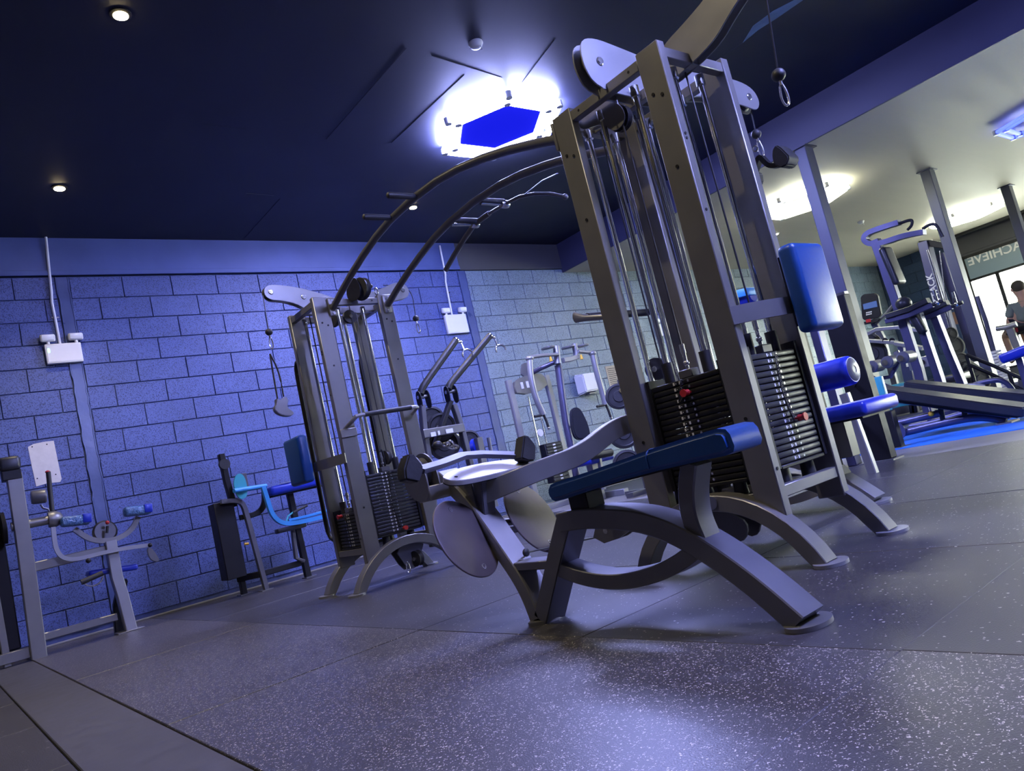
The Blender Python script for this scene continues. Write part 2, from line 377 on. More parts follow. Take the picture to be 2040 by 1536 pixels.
struct(G().box((XE-.02, YR, -.05), (XE+.18, 6.14, .22)).put('trim_8', M['band2'], smooth=False))['label'] = 'low sill wall under the window'
win = struct(G().box((XE, 6.05, .2), (XE+.08, 6.14, 2.85)).box((XE, YR, 2.79), (XE+.08, 6.14, 2.85)).box((XE, YR, 2.27), (XE+.08, 6.14, 2.32)).box((XE, YR, .2), (XE+.08, 6.14, .27)).put('window_1', M['black'], smooth=False))
win['label'] = 'large shop window with dark frame'
for y in (5.52, 3.2, .9, -1.4, -3.7): G().box((XE, y-.035, .25), (XE+.08, y+.035, 2.29 if y > 5 else 2.8)).put('mullion', M['black'], win, smooth=False)
G().box((XE+.03, YR+.05, .26), (XE+.036, 6.06, 2.28)).put('pane', M['glass'], win, smooth=False)
G().box((XE+.03, YR+.05, 2.31), (XE+.036, 6.06, 2.80)).put('film_strip', M['film'], win, smooth=False)
text_mesh('lettering', 'ACHIEVE', .27, M['white'], (XE+.02, 5.46, 2.70), (0, -1, 0), (0, 0, 1), win, .003, mirror=True)['label'] = 'white mirrored letters reading ACHIEVE'
struct(G().box((XE+.2, -30, -.1), (XE+40, 30, -.02)).put('ground_outside', M['pave'], smooth=False))
# steel columns
for n, (x, y) in enumerate(((8.02, 3.79), (11.42, 3.81), (14.8, 3.86))):
    c = G().box((x, y, 0), (x+.18, y+.13, ZB+.0), .006, 1).put('column_%d' % (n+1), M['column'], smooth=False); c['kind'] = 'structure'
    c['label'] = 'painted square steel column'
    G().box((x-.06, y-.05, 0.0), (x+.24, y+.18, .012)).box((x-.04, y-.03, ZB-.012), (x+.22, y+.16, ZB)).put('column_plate', M['beam'], c, smooth=False)

# ================================================================== LIGHTS
def hexlight(c, R, z, mt, label, inner=True, rot=0, tube=.03, group=None):
    t = thing('hexagon_light', label, 'ceiling light', (c[0], c[1], z), group)
    P = lambda r, zz: [V3((c[0]+r*math.cos(math.radians(60*i+rot)), c[1]+r*math.sin(math.radians(60*i+rot)), zz)) for i in range(6)]
    for rr in ((R, R-.11) if inner else (R,)):
        q = P(rr, z)
        for i in range(6):
            G().tube([q[i].lerp(q[(i+1) % 6], .02), q[i].lerp(q[(i+1) % 6], .98)], tube, 8).put('led_tube', M[mt], t)
    for rr in ((R, R-.11) if inner else (R,)):
        for p in P(rr, z): G().cyl(p-V3((0, 0, .03)), p+V3((0, 0, .03)), .033, n=10).put('corner_joint', M['white'], t)
    return t
h1 = hexlight((4.63, 4.9), .60, ZC-.05, 'tubeN', 'bright hexagonal tube light with blue panel on the dark ceiling')
g = G(); r = .42; g.plate([V3((4.63+r*math.cos(math.radians(60*i)), 4.9+r*math.sin(math.radians(60*i)), ZC-.03)) for i in range(6)], (0, 0, .02)); g.put('blue_panel', M['panel'], h1, smooth=False)
hexlight((9.95, 4.95), .60, ZB-.07, 'tubeF', 'white hexagonal tube light seen behind the first steel column')
hexlight((15.9, 4.95), .62, ZB-.07, 'tubeF', 'white hexagonal tube light nearest the shop window')
hexlight((11.15, 2.25), .62, ZB-.07, 'tubeB', 'unlit looking blue hexagonal light at the right picture edge', tube=.025)
hexlight((3.2, -.75), .60, ZC-.05, 'tubeV', 'hexagonal tube light over the open floor on the right')
# downlights
dl = [(1.28, 4.33), (1.245, 6.74), (4.78, 6.78)]
for n, (x, y) in enumerate(dl+[(1.28, 1.9), (-2.2, 4.33), (-2.2, 1.9), (-2.2, 6.74), (-2.2, -.6)]):
    lab = ['round warm downlight highest at the upper left of the ceiling', 'round warm downlight nearest the left wall at the left', 'round warm downlight just behind the curved overhead pipe', 'round warm downlight recessed in the dark ceiling'][min(n, 3)]
    t = thing('downlight', lab, 'downlight', (x, y, ZC), 'recessed warm downlights outside the picture' if n > 2 else None)
    G().lathe((x, y, ZC), (0, 0, -1), [(.062, 0), (.062, .008), (.045, .012), (.042, .004)]).put('bezel', M['black'], t)
    G().cyl((x, y, ZC-.012), (x, y, ZC-.016), .042).put('lamp_face', M['down'], t)
    ld = bpy.data.lights.new('downlight_beam', 'SPOT'); ld.energy = DOWN_W; ld.color = WARM; ld.spot_size = math.radians(110); ld.spot_blend = .7; ld.shadow_soft_size = .03
    lo = bpy.data.objects.new('downlight_beam', ld); C.objects.link(lo); lo.location = (0, 0, -.03); lo.parent = t
for n, (x, y) in enumerate(((15.2, 6.3), (17.6, 6.27), (11.3, 6.2), (15.6, 6.31))):
    t = thing('downlight', ['warm downlight over the twin bar station', 'warm downlight above the cable rack', 'warm downlight low beside the weight tower post', 'warm downlight beside the pivot arms of the bar station'][n], 'downlight', (x, y, ZB))
    G().lathe((x, y, ZB), (0, 0, -1), [(.062, 0), (.062, .008), (.045, .012), (.042, .004)]).put('bezel', M['white'], t)
    G().cyl((x, y, ZB-.012), (x, y, ZB-.016), .036).put('lamp_face', M['down'], t)
# ================================================================== MULTI STATION CABLE MACHINE (two towers joined by overhead pipes)
M['darkbar'] = noisy(mat('dark_violet_bar', (.05, .05, .075), .5, .1), 9, .1)
gym = thing('multi_station_cable_machine', 'large grey cable machine of two towers joined by curved overhead pipes', 'gym machine', (2.6, 3.4, 0))
NT = lambda p: V3((2.635+p.y, 1.885-p.x, p.z))        # near tower: local front faces the camera side
FT = lambda p: V3((2.605+p.x, 4.915+p.y, p.z))        # far tower
def arc_pts(R, zc, n=18, lim=0.0):
    a = math.acos(min(1, (lim-zc)/R)); return [(R*math.sin(-a+2*a*i/n), zc+R*math.cos(-a+2*a*i/n)) for i in range(n+1)]
def tower(T, near):
    for u in (-1, 1):
        for v in (-1, 1):
            cu, cv = u*.2575, v*.2125
            G(T).box((cu-.0575, cv-.0225, .165 if True else 0), (cu+.0575, cv+.0225, 2.05), .004, 1).put('post', M['frame'], gym)
    for v in (-1, 1):
        G(T).box((-.2, v*.2125-.02, 1.985), (.2, v*.2125+.02, 2.03), .003, 1).put('top_crossbar', M['frame'], gym)
        # arched foot under each pair of posts
        g = G(T); pts = arc_pts(.46, -.195); vv = v*.238
        g.bar([V3((x, vv, z)) for x, z in pts], .078, .062, up=(0, 0, 1)) if False else g.sweep([V3((x, vv, z)) for x, z in pts], [(-.036, -.031), (.036, -.031), (.039, -.028), (.039, .028), (.036, .031), (-.036, .031), (-.039, .028), (-.039, -.028)], up=(0, 0, 1))
        g.put('arched_foot', M['frame'], gym)
        for s in (-1, 1):
            g = G(T); x = s*.437
            ring = [V3((x+.075*math.cos(a*math.pi/12)*.75, vv+.07*math.sin(a*math.pi/12), .006)) for a in range(24)]
            g.plate(ring, (0, 0, .012)); g.put('foot_plate', M['frame2'], gym)
    for u in (-1, 1):
        G(T).box((u*.29-.02, -.19, 1.985), (u*.29+.02, .19, 2.03), .003, 1).put('top_crossbar', M['frame'], gym)
        G(T).box((u*.29-.02, -.19, .242), (u*.29+.02, .19, .285), .003, 1).put('bottom_crossbar', M['frame'], gym)
    G(T).box((-.27, -.02, 1.985), (.27, .02, 2.03), .003, 1).put('top_crossbar', M['frame'], gym)
    G(T).box((-.2, -.2, .235), (.2, -.12, .27), .003, 1).put('bottom_crossbar', M['framedk'], gym)
    G(T).box((-.2, .12, .235), (.2, .2, .27), .003, 1).put('bottom_crossbar', M['framedk'], gym)
    # bolts in the posts
    g = G(T)
    for u in (-1, 1):
        for z, du in ((1.86, -.02), (1.84, .02), (.55, 0), (1.55, .0)):
            g.cyl((u*.2575+du, -.236, z), (u*.2575+du, -.2385, z), .007, n=8)
            g.cyl((u*.3155, -.2125, z-.2), (u*.318, -.2125, z-.2), .006, n=8)
    for u in (-.15, .15): g.cyl((u, -.233, 2.008), (u, -.2335, 2.008), .006, n=8)
    g.put('bolt', M['black'], gym, kind='stuff')
def stack(T, axis, sgn, n, z0, along0, along1, d0, d1, pin_i, matname='plate'):
    """axis 'u': plates long in u on the face v=sgn; axis 'v': long in v on the face u=sgn"""
    def P(a, d, z): return V3((a, d*sgn, z)) if axis == 'u' else V3((d*sgn, a, z))
    def B(g, a0, a1, e0, e1, z0_, z1_, bev=0, seg=1):
        p, q = P(a0, e0, z0_), P(a1, e1, z1_)
        lo = V3((min(p.x, q.x), min(p.y, q.y), min(p.z, q.z))); hi = V3((max(p.x, q.x), max(p.y, q.y), max(p.z, q.z)))
        return g.box(lo, hi, bev, seg)
    mid = (along0+along1)/2; hw = (along1-along0)/2
    body = B(G(T), along0, along1, d0+.004, d1, z0-.016, z0-.001, .003).put('weight_stack', M['black'], gym)
    for a_, b_ in ((along0-.022, along0-.004), (along1+.004, along1+.022)): B(G(T), a_, b_, d0, d1, z0-.01, z0+.0238*n+.03).put('side_shroud', M['black'], body)
    first = None
    for i in range(n):
        g = B(G(T), along0, along1, d0+.006, d1-.004, z0+i*.0238+.0012, z0+(i+1)*.0238-.0012, .006, 2)
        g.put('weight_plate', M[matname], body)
    top = z0+n*.0238
    for s in (-.58, .58):
        a = mid+s*hw; d = (d0+d1)/2
        G(T).cyl(P(a, d, top), P(a, d, top+.085), .024).put('bushing', M['rubber'], body)
        G(T).cyl(P(a, d, .25), P(a, d, z0-.016), .03, .026).put('bumper', M['rubber'], body)
    for s in (-.58, .58):
        G(T).cyl(P(mid+s*hw, (d0+d1)/2, z0), P(mid+s*hw, (d0+d1)/2, 1.985), .0125, n=14).cyl(P(mid+s*hw, (d0+d1)/2, 1.94), P(mid+s*hw, (d0+d1)/2, 1.985), .02, n=14).put('guide_rod', M['chrome'], gym)
    # lifting block, clevis and cable
    d = (d0+d1)/2
    B(G(T), mid-.035, mid+.035, d-.025, d+.025, top, top+.035, .004).put('lifting_block', M['framedk'], body)
    G(T).cyl(P(mid, d, top+.035), P(mid, d, top+.11), .008, n=10).ball(P(mid, d, top+.06), .013).cyl(P(mid, d, top+.10), P(mid, d, top+.14), .011, n=10).put('clevis', M['steel'], body)
    G(T).cyl(P(mid, d, top+.13), P(mid, d, 2.0), .004, n=8).put('cable', M['cable'], gym)
    # printed weights and pin holes on the front edges
    g = G(T); h = G(T)
    for i in range(n):
        z = z0+(i+.5)*.0238
        for k, s in enumerate((-.30, -.12)):
            a = mid+s*hw
            B(g, a-.005, a+.004, d1-.0042, d1-.0036, z-.006, z+.006)
            if k == 0: B(g, a+.009, a+.012, d1-.0042, d1-.0036, z-.003, z+.002)
        h.cyl(P(mid+.12*hw, d1-.0045, z), P(mid+.12*hw, d1-.0035, z), .0055, n=10)
    g.put('weight_marking', M['mark'], body, kind='stuff', smooth=False); h.put('pin_hole', M['steel'], body, kind='stuff')
    # red selector pin on its coiled lanyard
    zp = z0+(pin_i+.5)*.0238; a = mid+.12*hw
    G(T).cyl(P(a, d1-.004, zp), P(a, d1+.012, zp), .005, n=10).lathe(P(a, d1+.012, zp), P(a, d1+1, zp)-P(a, d1, zp), [(.009, 0), (.013, .004), (.011, .022), (.016, .028), (.016, .034)], 14).put('selector_pin', M['red'], body)
    g = G(T); pts = []
    for i in range(150):
        t = i/149; sag = .05*math.sin(math.pi*t)
        c = P(a-(.02 if t < .5 else .02)-.05*math.sin(math.pi*t)*.6, d1+.008+.004*math.sin(math.pi*t), top-.01+(zp-.0-top+.01)*t-sag*(1 if zp > top-.15 else .2))
        ang = i*1.05; pts.append(c+(V3((0, math.cos(ang), math.sin(ang)))*.0085 if axis == 'v' or True else V3()))
    g.tube(pts, .0024, 5); g.put('coiled_lanyard', M['rubber'], body)
    return top
tower(NT, True); tower(FT, False)
stack(NT, 'u', -1, 18, .335, -.172, .172, .105, .205, 15, 'black')  # plates blacker than the other stacks: shade inside the tower put into their colour
stack(NT, 'v', 1, 18, .352, -.155, .155, .205, .30, 6)
stack(FT, 'u', -1, 18, .335, -.172, .172, .105, .205, 0)
stack(FT, 'v', -1, 10, .30, -.16, .16, .20, .295, 9)
stack(FT, 'u', 1, 9, .33, -.172, .172, .105, .205, 5)
stack(NT, 'u', 1, 14, .335, -.172, .172, .105, .205, 8)
stack(NT, 'v', -1, 14, .335, -.155, .155, .205, .30, 8)
# top pulley arms: two cheek plates, wheel, bolts
def arm(poly, off, wheels, name='pulley_arm'):
    off = V3(off); n = off.normalized()
    a = G(); a.plate([V3(p)+off for p in poly], n*.007).put(name, M['frame2'], gym, bev=.0015)
    G().plate([V3(p)-off for p in poly], n*.007).put(name, M['frame2'], gym, bev=.0015)
    for c, r in wheels:
        c = V3(c); w = off.length*.62
        h = G().lathe(c-n*w, n, [(r*.25, 0), (r, .001), (r*.86, w*.6), (r*.80, w), (r*.86, w*1.4), (r, w*2-.001), (r*.25, w*2)], 28).put('pulley_wheel', M['rubber'], gym)
        G().lathe(c-off-n*.004, -n, [(.019, -.001), (.019, .004), (.015, .008)], 14).lathe(c+off+n*.004, n, [(.019, -.001), (.019, .004), (.015, .008)], 14).put('bolt_head', M['steel'], h)
def smooth_poly(p, k=3):
    """rounds a closed outline"""
    p = [V3(q) for q in p]
    for _ in range(k):
        q = []
        for i in range(len(p)):
            a, b = p[i], p[(i+1) % len(p)]; q += [a.lerp(b, .25), a.lerp(b, .75)]
        p = q
    return p
yz = lambda x, L: [V3((x, a, b)) for a, b in L]
xz = lambda y, L: [V3((a, y, b)) for a, b in L]
arm(smooth_poly(yz(2.63, [(1.80, 1.99), (1.76, 2.08), (1.68, 2.13), (1.55, 2.155), (1.42, 2.19), (1.33, 2.26), (1.25, 2.28), (1.205, 2.22), (1.22, 2.14), (1.29, 2.10), (1.37, 2.06), (1.45, 2.01), (1.56, 1.985), (1.70, 1.97)]), 2), (.024, 0, 0), [((2.63, 1.27, 2.20), .055), ((2.63, 1.66, 2.06), .05)])
arm(smooth_poly(xz(1.885, [(2.34, 2.0), (2.29, 2.10), (2.31, 2.21), (2.40, 2.24), (2.55, 2.225), (2.75, 2.2), (3.0, 2.19), (3.2, 2.20), (3.42, 2.215), (3.56, 2.19), (3.60, 2.12), (3.55, 2.06), (3.45, 2.07), (3.2, 2.09), (2.95, 2.05), (2.8, 2.0), (2.6, 1.99)]), 2), (0, .024, 0), [((2.40, 1.885, 2.13), .065), ((3.50, 1.885, 2.13), .058), ((2.75, 1.885, 2.08), .05)])
arm(smooth_poly(xz(4.915, [(2.62, 1.99), (2.60, 2.09), (2.48, 2.14), (2.32, 2.19), (2.18, 2.215), (2.08, 2.22), (2.04, 2.17), (2.07, 2.11), (2.17, 2.10), (2.27, 2.07), (2.36, 2.01), (2.46, 1.98)]), 2), (0, .022, 0), [((2.095, 4.915, 2.165), .05), ((2.33, 4.915, 2.12), .04)])
arm(smooth_poly(xz(4.915, [(2.66, 1.98), (2.70, 2.10), (2.85, 2.13), (3.0, 2.17), (3.12, 2.215), (3.20, 2.20), (3.235, 2.14), (3.20, 2.08), (3.1, 2.07), (2.98, 2.03), (2.85, 1.98)]), 2), (0, .022, 0), [((3.17, 4.915, 2.145), .05)])
# black pulley heads
def pulley(c, r, n, w=.03, nm='pulley_wheel', m='rubber'):
    n = V3(n).normalized(); c = V3(c)
    h = G().lathe(c-n*w/2, n, [(r*.3, 0), (r, .001), (r*.84, w*.35), (r*.84, w*.65), (r, w-.001), (r*.3, w)], 28).put(nm, M[m], gym)
    G().cyl(c-n*(w/2+.012), c+n*(w/2+.012), .013, n=12).put('bolt_head', M['steel'], h)
pulley((2.60, 4.52, 2.05), .075, (1, .25, 0), .045)
G().plate(smooth_poly(yz(2.565, [(4.68, 2.0), (4.68, 2.10), (4.56, 2.14), (4.50, 2.12), (4.47, 2.03), (4.52, 1.97)]), 2), (.008, 0, 0)).plate(smooth_poly(yz(2.635, [(4.68, 2.0), (4.68, 2.10), (4.56, 2.14), (4.50, 2.12), (4.47, 2.03), (4.52, 1.97)]), 2), (.008, 0, 0)).put('pulley_bracket', M['black'], gym)
G().plate(smooth_poly(yz(2.475, [(2.12, 1.96), (2.10, 2.03), (1.95, 2.02), (1.86, 1.95), (1.86, 1.87), (1.94, 1.86), (1.98, 1.93)]), 2), (.006, 0, 0)).plate(smooth_poly(yz(2.525, [(2.12, 1.96), (2.10, 2.03), (1.95, 2.02), (1.86, 1.95), (1.86, 1.87), (1.94, 1.86), (1.98, 1.93)]), 2), (.006, 0, 0)).put('pulley_bracket', M['frame'], gym)
pulley((2.5, 1.905, 1.91), .055, (1, 0, 0), .03)
pulley((2.50, 4.85, 1.93), .06, (1, .3, 0), .03); pulley((2.60, 4.78, 1.92), .05, (0, 1, 0), .03)
pulley((2.635, 4.765, .86), .052, (1, .3, 0), .035)
G().plate(smooth_poly(yz(2.612, [(4.74, .78), (4.79, .78), (4.80, .90), (4.76, .93), (4.73, .90)]), 1), (.005, 0, 0)).put('pulley_bracket', M['black'], gym)
# inner cables
pulley(A(1308, 735, X=2.60), .05, (1, .3, 0), .03)
for T, L in ((NT, [((.02, -.08, 1.9), (.05, -.1, .8)), ((-.06, .02, 1.97), (-.02, .0, .4)), ((.04, .05, 1.97), (.08, .02, .4))]), (FT, [((.05, -.14, 1.95), (.05, -.15, .9)), ((.0, .02, 1.97), (.03, .0, .4)), ((-.25, .0, 1.97), (-.25, 0, .7))])):
    for a, b in L: G(T).cyl(a, b, .0035, n=7).put('cable', M['cable'], gym)
# overhead pipes and their grips
for x in (2.42, 2.86):
    a = [(2.20, 1.965), (2.33, 2.015), (2.54, 2.085), (2.74, 2.14), (2.95, 2.185), (3.15, 2.212), (3.42, 2.225), (3.70, 2.212), (3.9, 2.185), (4.10, 2.14), (4.30, 2.085), (4.50, 2.02), (4.645, 1.965)]
    G().tube([V3((x, y, z-.006)) for y, z in a], .0235, 14).put('overhead_pipe', M['framedk'], gym)
    for y in (2.205, 4.665):
        G().box((x-.03, y-.012, 1.90), (x+.03, y+.006, 2.035), .008, 2).put('pipe_flange', M['frame'], gym)
        s = 1 if y < 3 else -1
        G().cyl((x, y+s*.004, 2.012), (x, y+s*.016, 2.012), .012, n=12).cyl((x, y+s*.004, 1.92), (x, y+s*.016, 1.92), .012, n=12).put('bolt_head', M['steel'], gym)
    s = -1 if x < 2.6 else 1
    for y in (3.36, 3.66):
        G().lathe((x+s*.015, y, 2.205), (s, 0, 0), [(.016, 0), (.018, .02), (.019, .17), (.017, .185), (.010, .19)], 14).put('pull_up_grip', M['rubber'], gym)
# long curved pull bar fixed beyond the second pipe
b = AL([(888, 538), (905, 508), (925, 476), (945, 447), (975, 425), (1005, 407), (1035, 392), (1065, 386), (1095, 386), (1126, 392)], X=3.06)
G().tube(b[:5], .018, 10).tube(b[3:], .011, 10).ball(b[-1], .018).put('curved_pull_bar', M['framedk'], gym)
for i in (3, 5):
    G().cyl(b[i], V3((2.87, b[i].y+.0, 2.19)), .011, n=10).lathe(b[i]-V3((.03, 0, 0)), (1, 0, 0), [(.022, 0), (.026, .01), (.026, .05), (.022, .06)], 14).put('bar_clamp', M['steel'], gym)
G().tube([A(1040, 392, X=3.06), A(1080, 360, X=2.95), A(1112, 345, X=2.8)], .004, 6).put('cable', M['cable'], gym)
# dip handles
for pts, e in (([(2.335, 4.66, 1.11), (2.345, 4.60, 1.13), (2.37, 4.555, 1.16), (2.40, 4.55, 1.163), (2.83, 4.55, 1.163), (2.86, 4.56, 1.16), (2.87, 4.66, 1.13)], 0), ([(2.42, 2.19, 1.12), (2.37, 2.27, 1.14), (2.345, 2.30, 1.155), (2.40, 2.31, 1.157), (2.88, 2.31, 1.157), (2.94, 2.30, 1.155), (2.87, 2.19, 1.12)], 1)):
    h = G().tube(pts, .013, 10, up=(0, 0, 1)).put('crossbar_handle', M['frame2'], gym)
    G().cyl(V3(pts[3])+V3((.03, 0, 0)), V3(pts[4])-V3((.03, 0, 0)), .0175, n=14).put('grip_sleeve', M['rubber'], h)
G().box((2.285, 4.664, 1.04), (2.41, 4.679, 1.10), .004, 1).put('handle_bracket', M['frame'], gym)
# black grab bars behind the far tower
for x in (2.32, 2.86):
    G().tube([(x, 5.14, 1.70), (x, 5.20, 1.71), (x, 5.235, 1.67), (x, 5.245, 1.6), (x, 5.27, .50), (x, 5.265, .44), (x, 5.235, .39), (x, 5.20, .375), (x, 5.13, .375)], .017, 10, up=(1, 0, 0)).put('grab_bar', M['black'], gym)
# back pads on curved brackets
g = G(NT); g.sweep([V3((.31, -.235, .93)), V3((.345, -.16, .932)), V3((.365, -.05, .935)), V3((.37, .08, .94)), V3((.36, .2, .945))], [(-.008, -.034), (.008, -.034), (.008, .034), (-.008, .034)]); g.put('pad_bracket', M['frame'], gym)
g = G(FT); g.sweep([V3((-.31, -.235, .905)), V3((-.34, -.16, .905)), V3((-.355, -.05, .905)), V3((-.355, .08, .908)), V3((-.345, .2, .91))], [(-.008, -.034), (.008, -.034), (.008, .034), (-.008, .034)]); g.put('pad_bracket', M['frame'], gym)
def pad(lo, hi, name, m, parent, bev=.02, rot=None, piv=None, label=None):
    return G().box(lo, hi, bev, 4, rot, piv).put(name, M[m], parent, label=label)
pad((2.675, 1.415, .815), (2.915, 1.49, 1.165), 'back_pad', 'blue', gym, .024)
G().box((2.70, 1.49, .85), (2.89, 1.502, 1.13)).put('pad_board', M['black'], gym)
pad((2.125, 5.02, .81), (2.205, 5.30, 1.15), 'back_pad', 'blue', gym, .024)
G().box((2.205, 5.05, .84), (2.217, 5.27, 1.12)).put('pad_board', M['black'], gym)
# ---- low row station on the near tower
x0, x1 = 1.70, 1.80; xm = 1.75
G().sweep([(xm, 2.215, .012), (xm, 2.05, .24), (xm, 1.965, .352)], [(-.05, -.034), (.05, -.034), (.05, .034), (-.05, .034)], up=(0, 1, 0)).put('row_post', M['framedk'], gym, bev=.004)
ao = [(1.985, .352), (1.90, .355), (1.80, .350), (1.65, .330), (1.55, .300), (1.47, .262), (1.39, .212), (1.31, .150), (1.24, .088), (1.165, .012)]
def bez(p, k=2):
    p = [V3(q) for q in p]
    for _ in range(k):
        q = [p[0]]
        for a, b in zip(p, p[1:]): q += [a.lerp(b, .25), a.lerp(b, .75)]
        q.append(p[-1]); p = q
    return p
PR = [(-.050, -.033), (.050, -.033), (.0535, -.029), (.0535, .029), (.050, .033), (-.050, .033), (-.0535, .029), (-.0535, -.029)]
G().sweep(bez([V3((xm, a, b)) for a, b in ao]), PR, up=(0, 0, 1)).put('arched_foot', M['framedk'], gym)
G().sweep(bez([V3((xm, a, b)) for a, b in [(2.07, .195), (1.98, .165), (1.88, .145), (1.78, .138), (1.68, .146), (1.58, .165), (1.49, .195), (1.41, .235)]]), [(-.042, -.025), (.042, -.025), (.045, -.022), (.045, .022), (.042, .025), (-.042, .025), (-.045, .022), (-.045, -.022)], up=(0, 0, 1)).put('lower_arc', M['framedk'], gym)
for y, nm in ((2.235, 1), (1.165, 2)):
    G().plate([V3((xm+.078*math.cos(a*math.pi/14), y+.056*math.sin(a*math.pi/14), .006)) for a in range(28)], (0, 0, .012)).put('foot_plate', M['frame'], gym)
leg = [(2.245, .015), (2.265, .10), (2.305, .18), (2.36, .255), (2.43, .355), (2.50, .445), (2.58, .535), (2.68, .605)]
G().sweep(bez([V3((xm, a, b)) for a, b in leg]), [(-.046, -.030), (.046, -.030), (.05, -.026), (.05, .026), (.046, .030), (-.046, .030), (-.05, .026), (-.05, -.026)], up=(0, -1, 0)).put('row_front_leg', M['frame'], gym)
G().ball((x1-.045, 2.272, .252), .016, (1, .6, 1)).put('cable_grommet', M['rubber'], gym)
G().box((1.705, 2.08, .195), (1.795, 2.31, .225), .003, 1).put('leg_brace', M['framedk'], gym)
# pulley at the top of the leg
for dx in (-.028, .028):
    G().plate(smooth_poly([V3((1.63+dx, a, b)) for a, b in [(2.60, .53), (2.60, .66), (2.66, .72), (2.74, .72), (2.79, .66), (2.77, .57), (2.70, .52)]], 2), (.006, 0, 0)).put('pulley_cheek', M['frame'], gym)
pulley((1.63, 2.69, .64), .062, (1, 0, 0), .036)
G().box((1.60, 2.60, .52), (1.80, 2.70, .58), .004, 1).put('pulley_mount', M['frame'], gym)
# beam that carries the station, down from the tower
bm_ = [(2.44, 2.24, .645), (2.36, 2.25, .635), (2.28, 2.26, .610), (2.20, 2.27, .578), (2.10, 2.28, .555), (2.0, 2.29, .545), (1.9, 2.31, .535), (1.82, 2.35, .52), (1.76, 2.45, .50)]
G().sweep(bez([V3(p) for p in bm_]), [(-.022, -.040), (.022, -.040), (.025, -.037), (.025, .037), (.022, .040), (-.022, .040), (-.025, .037), (-.025, -.037)], up=(0, 0, 1)).put('connecting_beam', M['frame'], gym)
# pale plate on its post
cen = V3((1.765, 2.42, .585))
prof = [(-.205, .0), (-.19, -.035), (-.13, -.055), (.0, -.058), (.15, -.05), (.20, -.04), (.205, -.01), (.17, .03), (.06, .055), (-.06, .06), (-.15, .045), (-.19, .025)]
rt_ = RX(28)
P_ = [cen+rt_ @ V3((a, b, 0)) for a, b in prof]; nn = rt_ @ V3((0, 0, 1))
tr = G().plate(smooth_poly(P_, 1), nn*.022).put('handle_plate', M['tray'], gym, bev=.002)
G().plate(smooth_poly([p-nn*.012 for p in P_], 1), nn*.003).put('plate_edge', M['black'], tr)
g = G()
for a in (-.155, .165): g.cyl(cen+rt_ @ V3((a, -.012, .0112)), cen+rt_ @ V3((a, -.012, .0125)), .007, n=12)
g.put('plate_hole', M['black'], tr)
G().sweep([(1.755, 2.44, .565), (1.755, 2.475, .40)], [(-.03, -.03), (.03, -.03), (.03, .03), (-.03, .03)], up=(0, 1, 0)).put('plate_post', M['framedk'], gym, bev=.003)
G().box((1.715, 2.47, .44), (1.722, 2.57, .56)).put('gusset', M['framedk'], gym)
# round foot plates
for (px, py, yy) in ((929, 1072, 2.40), (1062, 1030, 2.44)):
    c = A(px, py, Y=yy); ax = V3((.33, -.87, .38)).normalized()
    d_ = G().lathe(c, ax, [(.160, -.004), (.164, -.003), (.165, 0), (.163, .003), (.158, .0045)], 44).put('foot_disc', M['disc'], gym)
    up_ = (V3((0, 0, 1))-ax*ax.z).normalized(); g = G()
    for s in (-.125, .125): g.torus(c+up_*s+ax*.004, ax, .010, .0022, n=14, m=6)
    g.put('bolt_head', M['steel'], d_)
    G().cyl(c-ax*.03, V3((1.75, c.y+.10, c.z+.03)), .014, n=10).put('disc_stem', M['framedk'], gym)
# bench seat of the row station
xa, xb2 = 1.665, 1.825
so = [(1.972, .452), (1.972, .470), (1.955, .486), (1.92, .492), (1.77, .503), (1.61, .518), (1.46, .533), (1.32, .5425), (1.235, .5465), (1.208, .540), (1.198, .524), (1.194, .492), (1.202, .477), (1.23, .471), (1.32, .470), (1.46, .466), (1.61, .458), (1.77, .444), (1.90, .430), (1.95, .428), (1.966, .436)]
seat = G().plate([V3(((xa+xb2)/2, a, b)) for a, b in so], (xb2-xa, 0, 0)).put('bench_seat', M['blue'], gym)
bb_ = bmesh.new(); bb_.from_mesh(seat.data)
bmesh.ops.bevel(bb_, geom=[e for e in bb_.edges if e.calc_face_angle(0) > 1.2], offset=.014, segments=4, affect='EDGES'); bb_.to_mesh(seat.data); bb_.free(); seat.data.shade_smooth()
for y, zt, zb in ((1.49, .530, .4635),):
    G().tube([(xa-.0015, y, zb+.012), (xa-.0015, y, zt-.02), (xa+.006, y, zt-.006), (xa+.02, y, zt), (xb2-.02, y, zt), (xb2+.001, y, zt-.02)], .0022, 6, up=(0, 1, 0)).put('seam', M['blue'], seat)
G().box((xa+.03, 1.22, .455), (xb2-.03, 1.90, .463), 0, 1, RX(-3.2)).put('seat_board', M['black'], gym)
G().sweep(bez([(1.75, 1.42, .235), (1.75, 1.435, .31), (1.75, 1.425, .38), (1.75, 1.385, .468)], 2), [(-.035, -.029), (.035, -.029), (.04, -.024), (.04, .024), (.035, .029), (-.035, .029), (-.04, .024), (-.04, -.024)], up=(0, -1, 0)).put('seat_post', M['framedk'], gym)
G().box((1.71, 1.83, .375), (1.79, 1.92, .438), .003, 1).put('seat_post', M['black'], gym)
